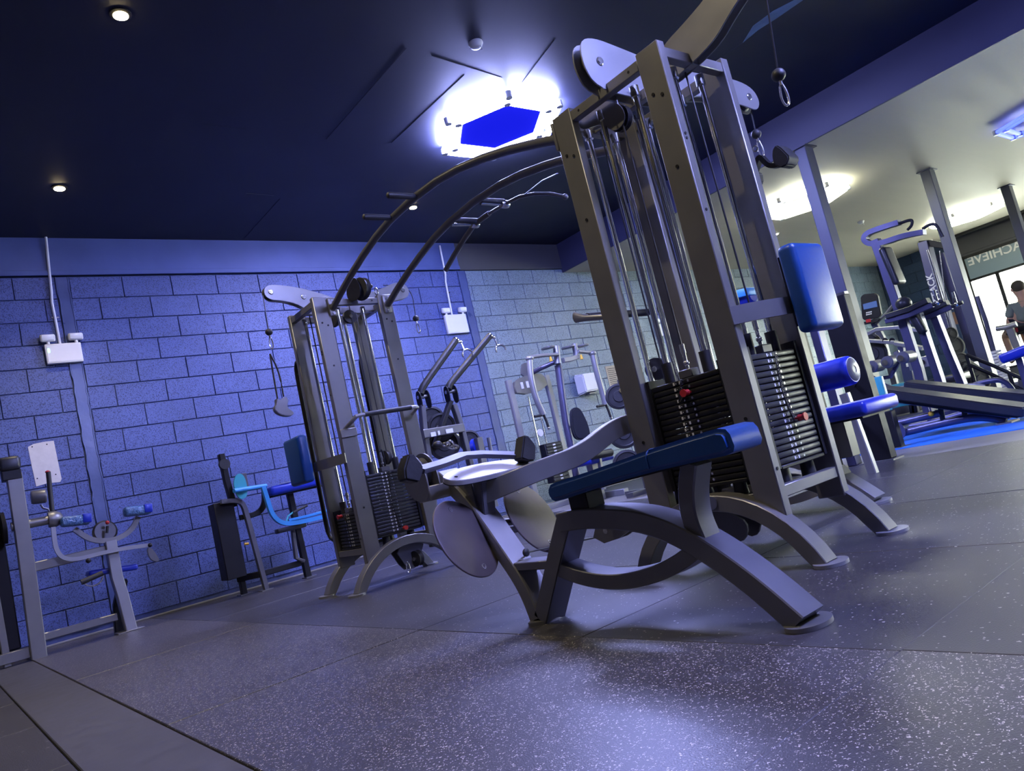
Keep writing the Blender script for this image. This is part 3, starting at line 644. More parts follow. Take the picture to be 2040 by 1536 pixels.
# low pulley under the near tower and its cable
lp = AL([(1183, 1070), (1188, 1046), (1205, 1030), (1270, 1030), (1262, 1052), (1235, 1072), (1205, 1082)], X=2.30)
G().plate(lp, (.008, 0, 0)).plate([p+V3((.05, 0, 0)) for p in lp], (.008, 0, 0)).put('low_pulley_bracket', M['framedk'], gym)
pulley(A(1215, 1055, X=2.325), .045, (1, 0, 0), .036)
G().tube([V3((1.76, 2.29, .25)), A(1186, 1071, X=2.325)], .0035, 7).put('cable', M['cable'], gym)
hp = AL([(1352, 1010), (1420, 1010), (1478, 1030), (1492, 1050), (1486, 1075), (1470, 1080), (1440, 1060), (1400, 1040)], X=2.50)
G().plate(smooth_poly(hp, 1), (.01, 0, 0)).plate(smooth_poly([p+V3((.09, 0, 0)) for p in hp], 1), (.01, 0, 0)).put('low_pulley_bracket', M['framedk'], gym)
pulley(A(1432, 1040, X=2.53), .055, (1, .2, 0), .04)
G().cyl(A(1415, 1003, X=2.34), A(1415, 1003, X=2.46), .026, n=18).put('axle_boss', M['framedk'], gym)
# same low pulley under the far tower
G().plate(smooth_poly(xz(4.72, [(2.52, .235), (2.78, .235), (2.70, .10), (2.66, .055), (2.60, .06)]), 1), (0, .012, 0)).plate(smooth_poly(xz(4.80, [(2.52, .235), (2.78, .235), (2.70, .10), (2.66, .055), (2.60, .06)]), 1), (0, .012, 0)).put('low_pulley_bracket', M['framedk'], gym)
pulley((2.67, 4.69, .12), .055, (1, .2, 0), .04)
# ---- lat station beyond the near tower
X3 = 3.62; sh = .69
G().sweep(bez([V3((X3, a+sh, b*.93)) for a, b in ao]), PR, up=(0, 0, 1)).put('arched_foot', M['frame2'], gym)
G().sweep(bez([V3((X3, a+sh-.12, b-.03)) for a, b in [(2.07, .195), (1.98, .15), (1.88, .115), (1.78, .100), (1.68, .105), (1.58, .125), (1.49, .165), (1.41, .215)]]), [(-.042, -.025), (.042, -.025), (.042, .025), (-.042, .025)], up=(0, 0, 1)).put('lower_arc', M['frame2'], gym)
G().plate([V3((X3+.082*math.cos(a*math.pi/14), 1.165+sh+.062*math.sin(a*math.pi/14), .006)) for a in range(28)], (0, 0, .012)).put('foot_plate', M['frame2'], gym)
G().box((X3-.04, 2.58, .0), (X3+.04, 2.68, .36), .004, 1).put('row_post', M['framedk'], gym)
G().box((2.86, 2.02, .14), (X3, 2.08, .20), .003, 1).put('connecting_beam', M['frame'], gym)
pad((3.36, 1.66, .435), (3.72, 2.10, .505), 'bench_seat', 'royal', gym, .022)
G().box((3.40, 1.70, .425), (3.68, 2.06, .436)).put('seat_board', M['black'], gym)
G().box((3.50, 1.85, .25), (3.58, 1.93, .43), .003, 1).put('seat_post', M['frame'], gym)
G().lathe((3.47, 1.715, .655), (0, 1, 0), [(.060, 0), (.069, .012), (.071, .03), (.071, .38), (.066, .40)], 28).put('thigh_roller', M['royal'], gym)
G().lathe((3.47, 1.722, .655), (0, -1, 0), [(.058, 0), (.058, .006), (.05, .012), (.018, .014), (.018, .012)], 28).put('roller_cap', M['framedk'], gym)
G().box((3.44, 1.93, .18), (3.50, 1.99, .66), .003, 1).put('roller_post', M['framedk'], gym)
G().box((3.40, 1.90, .56), (3.47, 1.97, .60), .003, 1).put('adjuster', M['cyanp'], gym)
# ------------------------------------------------------------------ things hanging from or lying on the machine
def carab(g, top, L=.085, w=.02, tilt=(0, 0)):
    top = V3(top); pts = []
    for i in range(25):
        a = 2*math.pi*i/24; s = math.sin(a); c = math.cos(a)
        pts.append(top+V3((s*w*(1-.25*c)*.42, -s*w*(1-.25*c)*.42, -L/2+c*L/2)))
    return g.tube(pts, .0042, 7, up=(1, 1, 0))
def cable_end(name, label, top, ball, extra=None):
    t = thing(name, label, 'cable', ball, 'cable ends with black ball stops')
    top, ball = V3(top), V3(ball); mid = top.lerp(ball, .5)+(V3(extra) if extra else V3())
    G().tube(bez([top, mid, ball], 3), .0035, 7, up=(1, .3, 0)).put('cable', M['cable'], t)
    G().ball(ball, .026, (1, 1, .95)).put('ball_stop', M['rubber'], t)
    G().cyl(ball-V3((0, 0, .022)), ball-V3((0, 0, .042)), .007, n=8).put('swivel', M['steel'], t)
    carab(G(), ball-V3((0, 0, .036))).put('carabiner', M['steel'], t)
    return t
cable_end('cable_end', 'cable with black ball and carabiner hanging at the top right against the ceiling', (2.63, 1.205, 2.20), (2.63, 1.262, 1.752), (0, 0, 0))
cable_end('cable_end', 'cable with small black ball and clip above the double padded black handle', (3.535, 1.885, 2.07), (3.52, 1.885, 1.942))
cable_end('cable_end', 'cable with black ball above the long rope strap at the left of the far tower', (2.045, 4.915, 2.15), (2.035, 4.915, 1.883))
ce = cable_end('cable_end', 'slack cable with black ball hanging before the blue wall right of the far tower', (3.02, 4.915, 2.20), (3.25, 4.915, 1.915), (.14, 0, .13))
# twin strap with hanging hand block
t = thing('strap_handle', 'black twin strap with a brown hand grip hanging left of the far tower', 'handle', (2.04, 4.915, 1.42))
a = A(538, 705, Y=4.915)
G().tube(bez([a, A(545, 750, Y=4.915), A(553, 795, Y=4.915)], 2), .006, 6).tube(bez([a, A(556, 740, Y=4.915), A(565, 790, Y=4.915)], 2), .006, 6).put('strap', M['rubber'], t)
gp = smooth_poly(AL([(548, 793), (556, 800), (566, 790), (572, 796), (570, 812), (574, 816), (585, 824), (578, 830), (562, 829), (548, 822), (545, 812), (550, 806)], Y=4.915), 1)
G().plate(gp, (0, .05, 0)).put('hand_grip', M['frame'], t, bev=.004)
# double padded lat handle
t = thing('lat_handle', 'black curved handle with a broad padded end hanging from the right cable', 'handle', (3.52, 1.88, 1.85))
G().sweep(bez(AL([(1560, 322), (1549, 330), (1535, 331), (1524, 322), (1515, 310)], X=3.50)+AL([(1508, 330), (1500, 352)], X=3.50), 2), [(-.012, -.018), (.012, -.018), (.012, .018), (-.012, .018)], up=(1, 0, 0)).put('handle_bar', M['black'], t)
pp = AL([(1548, 312), (1549, 300), (1556, 290), (1566, 296), (1581, 311), (1582, 318), (1577, 330), (1566, 336), (1552, 330)], X=3.50)
G().plate(pp, (.10, 0, 0)).put('handle_pad', M['rubber'], t, bev=.006)
pp = AL([(1500, 340), (1510, 345), (1512, 362), (1506, 372), (1497, 366)], X=3.50)
G().plate(pp, (.10, 0, 0)).put('handle_pad', M['rubber'], t, bev=.006)
G().torus((3.50, 1.9, 1.868), (1, 0, 0), .014, .004).put('eye', M['steel'], t)
# wide grip bar lying on the pale plate
t = thing('wide_row_handle', 'wide dark bar with two upright end pads resting on the pale plate', 'handle', (1.75, 2.45, .6))
hb = [A(836, 937, Y=2.30), A(880, 924, Y=2.40), A(922, 908, Y=2.47), A(960, 905, Y=2.47), A(1000, 906, Y=2.44), A(1050, 908, Y=2.38)]
G().sweep(hb, [(-.019, -.009), (.019, -.009), (.021, 0), (.019, .009), (-.019, .009), (-.021, 0)], up=(0, -.6, 1)).put('handle_bar', M['darkbar'], t)
for pxs, y in (([(806, 908), (815, 905), (832, 926), (837, 935), (828, 963), (800, 958), (798, 935)], 2.30), ([(1036, 869), (1045, 871), (1060, 890), (1058, 920), (1045, 921), (1030, 915), (1033, 893)], 2.38)):
    G().plate(AL(pxs, Y=y), (.0, .06, 0)).put('end_pad', M['rubber'], t, bev=.006)
t = thing('chain_clip', 'brass coloured chain and clip between the pulley and the wide handle', 'chain', A(880, 893, Y=2.6))
cc = AL([(884, 887), (893, 884), (902, 887), (909, 894)], Y=2.62); g = G()
for i, (p, q) in enumerate(zip(cc, cc[1:])):
    g.torus((p+q)/2, (0, 1, 0) if i % 2 else (.3, .3, 1), .016, .004, n=12, m=6)
g.put('chain', M['steel'], t)
G().ball(A(872, 886, Y=2.62), .016, (1.4, 1, 1)).put('swivel', M['rubber'], t)
t = thing('floor_carabiner', 'silver carabiner hanging under the low pulley of the far tower', 'carabiner', A(815, 1130, Y=4.62))
carab(G(), A(811, 1120, Y=4.62), .07, .02).put('clip', M['steel'], t)
t = thing('top_carabiner', 'silver carabiner clipped beside the black pulley on the far tower top', 'carabiner', A(755, 580, Y=4.6))
carab(G(), A(748, 573, Y=4.6), .055, .018).put('clip', M['steel'], t)
G().ball(A(738, 570, Y=4.6), .017).cyl(A(738, 570, Y=4.6), A(722, 566, Y=4.56), .004, n=6).put('ball_stop', M['rubber'], t)
# ================================================================== LEFT WALL FITTINGS
def emerg(label, x0, x1, z0, z1, y, cond, green):
    t = thing('emergency_light', label, 'emergency light', ((x0+x1)/2, y, z0))
    G().box((x0, y-.055, z0), (x1, y-.004, z1), .01, 2).put('housing', M['white'], t)
    G().box((x0+.01, y-.058, z0+.012), (x1-.01, y-.052, z1-.012), .004, 1).put('cover', M['white'], t)
    for s, xx in enumerate((x0+.035, x1-.035)):
        h = G().box((xx-.062, y-.075, z1+.022), (xx+.062, y-.02, z1+.092), .016, 3, RX(12)).put('lamp_head', M['white'], t)
        G().box((xx-.05, y-.081, z1+.030), (xx+.05, y-.074, z1+.082), .006, 2, RX(12)).put('lamp_lens', M['lens'], h)
        G().cyl((xx, y-.045, z1-.002), (xx, y-.045, z1+.028), .014, n=12).put('swivel', M['white'], t)
    if green: G().box((x0+.02, y-.060, z1-.085), (x0+.036, y-.057, z1-.045)).put('green_indicator', M['green'], t)
    G().tube(cond, .0125, 8, up=(0, 1, 0)).put('conduit', M['white'], t)
    G().box((cond[1][0]-.03, y-.006, cond[1][2]-.25), (cond[1][0]+.03, y-.001, cond[1][2]-.235)).put('conduit_clip', M['steel'], t)
cy = WY-.025
emerg('white twin lamp emergency light with green indicator on the left part of the wall', 1.10, 1.40, 2.50, 2.69, WY-.012, [(1.26, WY-.065, 3.745), (1.235, cy, 3.2), (1.225, cy, 3.1), (1.235, cy, 2.68)], True)
emerg('white twin lamp emergency light behind the far tower', 5.63, 5.97, 2.48, 2.74, WY-.006, [(5.80, WY-.065, 3.70), (5.80, cy-.02, 3.3), (5.79, cy, 3.2), (5.77, cy, 2.73)], False)
emerg('white emergency light seen through the weight rods of the near tower', 9.80, 10.10, 2.15, 2.36, WY-.006, [(9.95, cy, 3.29), (9.95, cy, 3.1), (9.95, cy, 2.9), (9.95, cy, 2.36)], False)
t = thing('soap_dispenser', 'white plastic wall dispenser with a blue drop mark', 'dispenser', (7.89, WY, 1.40))
g = G(); ring = lambda y, s: [V3((7.89+a*.2*s, y, 1.555+b*.16*s)) for a, b in ((-1, -1), (.55, -1), (1, -.5), (1, .85), (.8, 1), (-.85, 1), (-1, .85))]
g.prism(ring(WY-.004, 1), ring(WY-.17, .82)); g.put('body', M['white'], t, bev=.016)
G().plate(smooth_poly([V3((7.99+a, WY-.180, 1.60+b)) for a, b in ((0, .05), (.028, 0), (.02, -.035), (-.02, -.035), (-.028, 0))], 2), (0, .004, 0)).put('blue_drop', M['royal'], t)
G().box((7.80, WY-.15, 1.385), (7.95, WY-.06, 1.40)).put('nozzle', M['framedk'], t)
t = G().box((8.40, WY-.010, 1.44), (8.66, WY-.004, 1.78)).put('wall_notice', mat('tan_paper', (.42, .36, .28), .7)); tag(t, 'tan printed notice on the block wall beside the white dispenser', 'notice')
g = G()
for i in range(9): g.box((8.43, WY-.0108, 1.73-.03*i), (8.63-.02*(i % 3), WY-.0100, 1.738-.03*i))
g.put('print_lines', M['black'], t, kind='stuff', smooth=False)
o = G().plate([V3((x, WY-.0065, z)) for x, z in ((.853, 1.765), (.90, 1.785), (.98, 1.792), (1.058, 1.79), (1.064, 1.60), (1.070, 1.43), (1.055, 1.405), (.95, 1.412), (.90, 1.405), (.868, 1.40), (.858, 1.60))], (0, .002, 0)).put('bare_patch', M['paper']); tag(o, 'pale bare rectangular patch with four screw holes on the blue wall', 'wall patch')
g = G()
for x, z in ((.885, 1.76), (1.0, 1.765), (.885, 1.47), (1.03, 1.48)): g.cyl((x, WY-.008, z), (x, WY-.0095, z), .006, n=8)
g.put('screw_hole', M['black'], o, kind='stuff')
# ceiling detectors
for (x, y, z, lab) in ((3.642, 3.893, ZC, 'white round smoke detector above the hexagonal light'), (12.95, 5.56, ZB, 'small white smoke detector on the pale ceiling left of the bar station')):
    t = thing('smoke_detector', lab, 'detector', (x, y, z))
    G().lathe((x, y, z), (0, 0, -1), [(.055, 0), (.057, .012), (.05, .02), (.044, .035), (.03, .045), (.012, .047)], 24).put('body', M['white'], t)
    G().cyl((x+.02, y-.03, z-.04), (x+.02, y-.03, z-.075), .004, n=8).put('sensor_tip', M['white'], t)
# ================================================================== generic plate weights
def wplate(t, c, ax, r, m='rubber', w=.04, label=None, lite=False):
    ax = V3(ax).normalized(); c = V3(c)
    o = G().lathe(c-ax*w/2, ax, [(.026, 0), (r*.42, 0), (r*.46, w*.25), (r*.78, w*.25), (r*.84, 0), (r, w*.12), (r, w*.88), (r*.84, w), (r*.78, w*.75), (r*.46, w*.75), (r*.42, w), (.026, w)], 32)
    for s in (0, 2.1, 4.2):
        a = ax.orthogonal().normalized(); b = ax.cross(a); d = a*math.cos(s)+b*math.sin(s); e = ax.cross(d)
        p = c+d*r*.62
        ring = [p+d*math.cos(k*math.pi/6)*r*.10+e*math.sin(k*math.pi/6)*r*.22 for k in range(12)]
        o.prism([q-ax*w*.30 for q in ring], [q+ax*w*.30 for q in ring])
    if isinstance(t, str): q = o.put('weight_plate', M[m]); tag(q, label, 'weight plate'); return q
    return o.put('weight_disc', M[m], t, label=label)
# ================================================================== MACHINE AT THE LEFT EDGE (seated row)
Y1 = 7.12
t = thing('seated_arm_machine', 'grey seated machine with film wrapped arm pads at the left picture edge', 'gym machine', (.95, Y1, 0))
K = lambda L, y=Y1: AL(L, Y=y)
G().bar(K([(27, 945), (50, 1100), (78, 1311)]), .105, .105, up=(0, 1, 0)).put('main_post', M['frame'], t)
G().box((.565, 7.06, 1.40), (.695, 7.20, 1.475), .004, 1).put('post_collar', M['black'], t)
G().box((.55, 7.04, 1.47), (.70, 7.22, 1.585), .03, 3).put('post_cap', M['blackvinyl'], t)
G().bar([V3((.42, 7.15, .0)), V3((.40, 7.15, 1.40))], .05, .08, up=(0, 1, 0)).put('rear_post', M['frame'], t)
G().box((.30, 7.10, .02), (.60, 7.20, .10), .004, 1).put('base_rail', M['frame'], t)
G().box((.33, 7.22, .1), (.53, 7.36, 1.2), .01, 1).put('weight_shroud', M['black'], t)
G().bar(K([(55, 1133), (110, 1120), (150, 1110), (222, 1093)]), .03, .075, up=(0, 0, 1)).put('long_rail', M['frame'], t)
G().bar([V3((.68, 7.16, .14)), V3((1.2, 7.16, .14))], .045, .06, up=(0, 0, 1)).put('low_rail', M['frame'], t)
G().cyl(A(22, 1050, Y=Y1), A(97, 1036, Y=Y1), .036, n=20).put('pivot_shaft', M['frame'], t)
G().lathe(A(20, 1050, Y=Y1)-V3((.06, 0, 0)), (1, 0, 0), [(.05, 0), (.12, .005), (.125, .03), (.05, .04)], 28).put('cam_wheel', M['black'], t)
G().lathe(A(96, 1036, Y=Y1), (1, 0, -.05), [(.062, 0), (.066, .02), (.066, .05), (.05, .085), (.03, .10)], 28).put('pivot_hub', M['frame'], t)
G().tube(K([(104, 1018), (100, 980), (96, 940)]), .018, 12, up=(0, 1, 0)).put('upright_grip', M['rubber'], t)
G().lathe(A(95, 942, Y=Y1), (0, 0, 1), [(.010, -.012), (.010, 0), (.018, .006), (.018, .012), (.007, .02)], 14).put('red_cap', M['red'], t)
c = A(77, 989, Y=Y1); G().lathe(c-V3((.052, 0, 0)), (1, 0, -.06), [(.048, 0), (.056, .012), (.056, .095), (.048, .105)], 26).put('round_pad', M['framedk'], t)
G().tube(K([(81, 1005), (86, 1012), (96, 1014), (100, 1022)]), .009, 8, up=(0, 1, 0)).put('pad_arm', M['framedk'], t)
G().sweep(bez(K([(106, 1050), (108, 1072), (111, 1092), (120, 1108), (136, 1115), (160, 1113), (205, 1101), (250, 1092), (298, 1086)], 7.05), 2), [(-.016, -.016), (.016, -.016), (.016, .016), (-.016, .016)], up=(0, 1, 0)).put('swing_arm', M['frame2'], t)
G().bar(K([(219, 1078), (232, 1150), (243, 1185), (262, 1260)]), .085, .10, up=(0, 1, 0)).put('seat_column', M['frame2'], t)
G().bar([V3((1.30, 7.22, .42)), V3((1.24, 7.30, .22)), V3((1.22, 7.30, .0))], .07, .07, up=(0, 1, 0)).put('rear_foot', M['black'], t)
G().box((1.17, 7.05, 0), (1.37, 7.24, .012), .003, 1).put('foot_plate', M['frame'], t)
G().sweep(bez(K([(148, 1054), (160, 1063), (176, 1073), (195, 1078), (215, 1077), (235, 1073), (255, 1062), (268, 1046), (275, 1030)]), 2), [(-.02, -.028), (.02, -.028), (.02, .028), (-.02, .028)], up=(0, 1, 0)).put('curved_yoke', M['frame'], t)
c = A(209, 1060, Y=7.16); G().lathe(c+V3((0, .02, 0)), (0, -1, .15), [(.085, 0), (.095, .01), (.095, .03), (.08, .045)], 30).put('chest_pad', M['blackvinyl'], t)
G().cyl(A(213, 1062, Y=7.05), A(214, 1048, Y=7.05), .012, n=10).put('adjust_post', M['black'], t)
G().ball(A(214, 1041, Y=7.05), .016).put('red_knob', M['red'], t)
M['wrap'] = noisy(mat('clear_film_over_blue', (.05, .12, .26), .12, 0, 1.0), 45, .7, .8, .1, dist=.01)
for L, nm in (([(120, 1048), (148, 1038), (180, 1037)], 1), ([(245, 1019), (272, 1018), (300, 1014)], 2)):
    q = K(L, 7.05); d = (q[2]-q[0]); pd = G().box(V3((q[0].x, 7.0, q[1].z-.042)), V3((q[2].x, 7.10, q[1].z+.042)), .028, 4, RY(6)).put('arm_pad', M['wrap'], t)
    G().box(V3((q[2].x-.06, 6.995, q[1].z-.036)), V3((q[2].x+.008, 7.105, q[1].z+.04)), .012, 2, RY(6)).put('pad_end', M['royal'], pd)
c = A(184, 1146, Y=7.02)
G().torus(c+V3((0, 0, -.01)), (0, 1, 0), .075, .007, 0, math.pi, 14, 6, a=(1, 0, 0)).put('strap_ring', M['steel'], t)
G().cyl(c+V3((-.085, 0, -.035)), c+V3((.075, 0, -.002)), .022, n=14).put('hand_grip', M['rubber'], t)
G().ball(A(176, 1117, Y=7.03), .02).put('swivel', M['black'], t)
c = A(302, 1098, Y=7.02); G().ball(A(299, 1086, Y=7.03), .018).put('swivel', M['black'], t)
G().plate(smooth_poly(K([(292, 1092), (300, 1090), (312, 1105), (318, 1118), (308, 1120), (296, 1112)], 7.02), 1), (0, .03, 0)).put('hand_grip', M['framedk'], t, bev=.004)
G().box((1.05, 7.14, .495), (1.42, 7.34, .545), .018, 3, RY(6)).put('seat', M['royal'], t)
# ================================================================== BLACK MACHINE WITH LIGHT BLUE ARM
Y2 = 7.22
K = lambda L, y=Y2: AL(L, Y=y)
t = thing('blue_arm_machine', 'black seated machine with a light blue bent arm and blue pads by the wall', 'gym machine', (2.6, Y2, 0))
G().box((2.15, 7.25, .18), (2.33, 7.45, .90), .006, 1).put('weight_shroud', M['black'], t)
G().bar(K([(440, 905), (452, 960), (466, 1010)], 7.3), .055, .07, up=(0, 1, 0)).put('stack_post', M['black'], t)
G().cyl(A(447, 925, Y=7.2)-V3((0, .02, 0)), A(447, 925, Y=7.2)+V3((0, .02, 0)), .05, n=20).put('pulley_wheel', M['rubber'], t)
G().sweep(bez(K([(440, 1000), (470, 997), (484, 1003), (492, 1030), (508, 1090), (533, 1183)]), 2), [(-.02, -.03), (.02, -.03), (.02, .03), (-.02, .03)], up=(0, 1, 0)).put('bent_leg', M['framedk'], t)
G().bar([V3((2.33, 7.44, 0)), V3((2.33, 7.44, .2))], .05, .07, up=(0, 1, 0)).put('rear_leg', M['black'], t)
G().bar([V3((2.30, 7.44, .16)), V3((2.45, 7.24, .16))], .04, .06).put('base_rail', M['black'], t)
G().bar([V3((2.42, 7.25, .16)), V3((2.85, 7.25, .16))], .04, .055).put('base_rail', M['black'], t)
G().bar([V3((2.92, 7.3, 0)), V3((2.90, 7.3, .86))], .06, .06, up=(0, 1, 0)).put('seat_column', M['black'], t)
G().bar(bez([V3((2.38, 7.3, .72)), V3((2.56, 7.3, .72)), V3((2.64, 7.3, .80)), V3((2.66, 7.3, .93))]), .05, .05, up=(0, 1, 0)).put('support_arm', M['black'], t)
for p in ((2.33, 7.44), (2.46, 7.22), (2.93, 7.3)): G().box((p[0]-.05, p[1]-.06, 0), (p[0]+.06, p[1]+.06, .01)).put('foot_plate', M['frame'], t)
c = A(479, 969, Y=7.15)
G().plate(smooth_poly([c+V3((a, 0, b)) for a, b in ((-.03, -.12), (-.06, -.05), (-.06, .05), (-.02, .12), (.03, .12), (.06, .06), (.055, -.06), (.03, -.12))], 2), (0, .02, 0)).put('cam_plate', M['teal'], t, bev=.002)
G().box(c+V3((.02, .03, -.03)), c+V3((.09, .12, .12)), .004, 1).put('counterweight', M['framedk'], t)
G().cyl(A(466, 978, Y=7.1), A(530, 968, Y=7.2), .022, n=16).put('blue_shaft', M['cyanp'], t)
G().sweep(bez(K([(524, 970), (532, 995), (540, 1022), (553, 1038), (570, 1044), (600, 1040), (650, 1028)], 7.1), 2), [(-.02, -.022), (.02, -.022), (.02, .022), (-.02, .022)], up=(0, 1, 0)).put('blue_arm', M['cyanp'], t)
G().bar(K([(575, 1037), (615, 1028), (650, 1018)], 7.2), .03, .03, up=(0, 1, 0)).put('blue_arm', M['cyanp'], t)
G().tube(K([(570, 1040), (574, 1028), (585, 1020)], 7.1), .008, 8, up=(0, 1, 0)).put('grip_stem', M['teal'], t)
G().tube(K([(585, 1021), (598, 1014), (612, 1007)], 7.08), .012, 10, up=(0, 1, 0)).put('hand_grip', M['rubber'], t)
pd = G().box((2.66, 7.12, .86), (3.25, 7.34, .95), .03, 4, RY(-1)).put('arm_pad', M['royal'], t)
G().plate(smooth_poly([V3((2.80+a, 7.13+b, .956)) for a, b in ((-.06, 0), (-.02, .05), (.06, .04), (.11, .0), (.05, -.015), (.0, -.01))], 1), (0, 0, .002)).put('torn_cover', M['paper'], pd)
G().bar([V3((2.68, 7.23, .855)), V3((3.25, 7.23, .86))], .10, .025).put('pad_board', M['black'], t)
G().box((2.64, 7.1, .49), (2.93, 7.2, .535), .012, 2).put('lower_pad', M['blackvinyl'], t)
G().bar([V3((2.82, 7.2, .50)), V3((2.80, 7.2, .22)), V3((2.88, 7.24, .17))], .035, .045, up=(0, 1, 0)).put('pad_post', M['framedk'], t)
G().cyl(A(487, 1084, Y=7.2), A(495, 1083, Y=7.2), .012, n=10).put('yellow_knob', M['yellow'], t)
# ================================================================== BLACK PLATE LOADED ROW MACHINE
Y3 = 6.1
t = thing('plate_loaded_row_machine', 'black plate loaded machine with two raised lever arms before the blue wall', 'gym machine', (4.3, Y3, 0))
K = lambda L, y=Y3: AL(L, Y=y)
for L, y, k in (([(838, 785), (840, 776), (846, 765), (908, 678)], 6.1, 0), ([(893, 775), (895, 768), (902, 758), (975, 670)], 6.1, 1)):
    q = bez(K(L, y), 2); ar = G().tube(q, .035, 14, up=(0, 1, 0)).put('lever_arm', M['black'], t)
    e = q[-1]; dr = (q[-1]-q[-2]).normalized(); G().cyl(e, e+dr*.012, .037, n=18).put('chrome_end', M['chrome'], ar)
    b0 = e-dr*.04
    G().cyl(b0, b0+V3((.07, -.02, .0)), .012, n=10).ball(b0+V3((.075, -.02, 0)), .018).cyl(b0+V3((.075, -.02, 0)), b0+V3((.085, -.03, -.09)), .009, n=8).put('swivel', M['chrome'], ar)
    h0 = b0+V3((.085, -.03, -.09))
    G().torus(h0+V3((.03, 0, -.05)), (.3, 1, 0), .055, .010, 1.2, 4.9, 18, 8, a=(0, 0, -1)).put('d_handle', M['steel'], ar)
    pv = q[0]+V3((.02, 0, -.03))
    for dx in (-.05, .05):
        G().plate(smooth_poly([pv+V3((dx, a, b)) for a, b in ((-.045, .06), (.045, .06), (.045, -.12), (-.045, -.12))], 2), (.008, 0, 0)).put('pivot_cheek', M['black'], t)
    G().cyl(pv-V3((.06, 0, 0)), pv+V3((.06, 0, 0)), .018, n=14).put('pivot_bolt', M['steel'], t)
G().bar(K([(897, 800), (880, 848), (866, 890)], 6.1), .04, .07, up=(0, 1, 0)).put('rear_strut', M['black'], t)
G().bar(K([(903, 806), (918, 850), (928, 890), (938, 930), (950, 1000)], 6.1), .05, .07, up=(0, 1, 0)).put('front_post', M['framedk'], t)
G().bar(K([(840, 808), (845, 860), (856, 930), (864, 1010)], 6.1), .05, .07, up=(0, 1, 0)).put('front_post', M['framedk'], t)
G().bar(K([(843, 865), (922, 852)], 6.05), .04, .085, up=(0, 0, 1)).put('printed_crossbar', M['frame'], t)
g = G()
for L in ([(858, 866), (868, 864.5)], [(872, 863), (876, 862)], [(888, 860), (902, 857)]):
    p, q = K(L, 6.025); g.box((p.x, 6.02, min(p.z, q.z)-.02), (q.x, 6.024, max(p.z, q.z)+.02))
g.put('sticker', M['mark'], t)
for c, r in ((A(880, 850, Y=6.25), .14), (A(885, 885, Y=6.3), .16), (A(935, 878, Y=6.3), .11), (A(860, 835, Y=6.4), .13)): wplate(t, c, (.5, 1, 0), r, w=.05)
G().cyl(A(880, 850, Y=6.2)-V3((.05, 0, 0)), A(935, 878, Y=6.35), .022, n=12).put('plate_sleeve', M['steel'], t)
G().box((3.9, 6.0, .0), (4.75, 6.1, .06), .004, 1).put('base_rail', M['framedk'], t)
G().box((4.25, 5.5, .0), (4.33, 6.2, .06), .004, 1).put('base_rail', M['framedk'], t)
G().lathe(A(945, 895, Y=5.9), (.5, -1, .1), [(.05, 0), (.10, .01), (.10, .05), (.05, .06)], 24).put('seat_pad', M['royal'], t)
G().bar(K([(952, 872), (957, 895), (962, 925), (985, 1010)], 5.8), .07, .06, up=(0, 1, 0)).put('seat_column', M['frame'], t)
G().cyl(A(973, 872, Y=5.9), A(978, 900, Y=5.9), .018, n=10).put('storage_peg', M['framedk'], t)
# ================================================================== PEC FLY MACHINE
Y4 = 6.9
t = thing('pec_fly_machine', 'silver chest fly machine with two hanging bent arms and oval back pad', 'gym machine', (6.3, Y4, 0))
K = lambda L, y=Y4: AL(L, Y=y)
G().bar(K([(1012, 758), (1022, 800), (1046, 905), (1068, 995)]), .085, .06, up=(0, 1, 0), c=.02).put('tower_post', M['frame2'], t)
G().bar(K([(1087, 748), (1100, 800), (1128, 920), (1142, 985)]), .085, .06, up=(0, 1, 0), c=.02).put('tower_post', M['frame2'], t)
hd = G().plate(smooth_poly(K([(1020, 765), (1035, 752), (1060, 746), (1082, 745), (1090, 775), (1030, 790)], 6.87), 1), (0, .05, 0)).put('tower_head', M['frame'], t, bev=.004)
g = G()
for L in ([(1036, 762), (1044, 774)], [(1047, 760), (1055, 772)]):
    p, q = K(L, 6.84); g.box((p.x, 6.836, q.z), (q.x, 6.84, p.z))
g.put('sticker', M['mark'], t)
G().plate(smooth_poly(K([(1038, 752), (1038, 728), (1045, 722), (1060, 726), (1064, 748)], 6.9), 1), (0, .02, 0)).put('head_bracket', M['framedk'], t)
for a in (1052, 1068): G().cyl(A(a, 790, Y=6.9), A(a+28, 915, Y=6.9), .008, n=8).put('guide_rod', M['chrome'], t)
st = G().box((5.95, 6.86, .30), (6.22, 6.97, .78), .006, 1).put('weight_stack', M['black'], t)
for i in range(12): G().box((5.955, 6.84, .315+i*.038), (6.215, 6.862, .348+i*.038), .005, 1).put('weight_plate', M['plate'], st)
g = G()
for i in range(12): g.box((6.06, 6.836, .322+i*.038), (6.10, 6.84, .34+i*.038))
g.put('weight_marking', M['mark'], st, kind='stuff')
G().cyl(A(1077, 862, Y=6.84), A(1077, 862, Y=6.84)+V3((0, .02, 0)), .045, n=20).put('pulley_wheel', M['white'], t)
G().plate(K([(1048, 882), (1056, 850), (1100, 846), (1118, 880), (1122, 920), (1055, 925)], 6.98), (0, .006, 0)).put('clear_guard', M['glass'], t)
G().tube(K([(1112, 728), (1118, 775), (1127, 840), (1140, 900), (1155, 985)], 6.6), .045, 14, up=(0, 1, 0)).put('main_post', M['navy'], t)
G().tube([A(1062, 742, Y=6.85), A(1080, 732, Y=6.7), A(1108, 720, Y=6.6)], .028, 12).put('link_bar', M['navy'], t)
G().cyl(A(1111, 725, Y=6.55), A(1108, 690, Y=6.55), .04, n=16).put('pivot_head', M['frame2'], t)
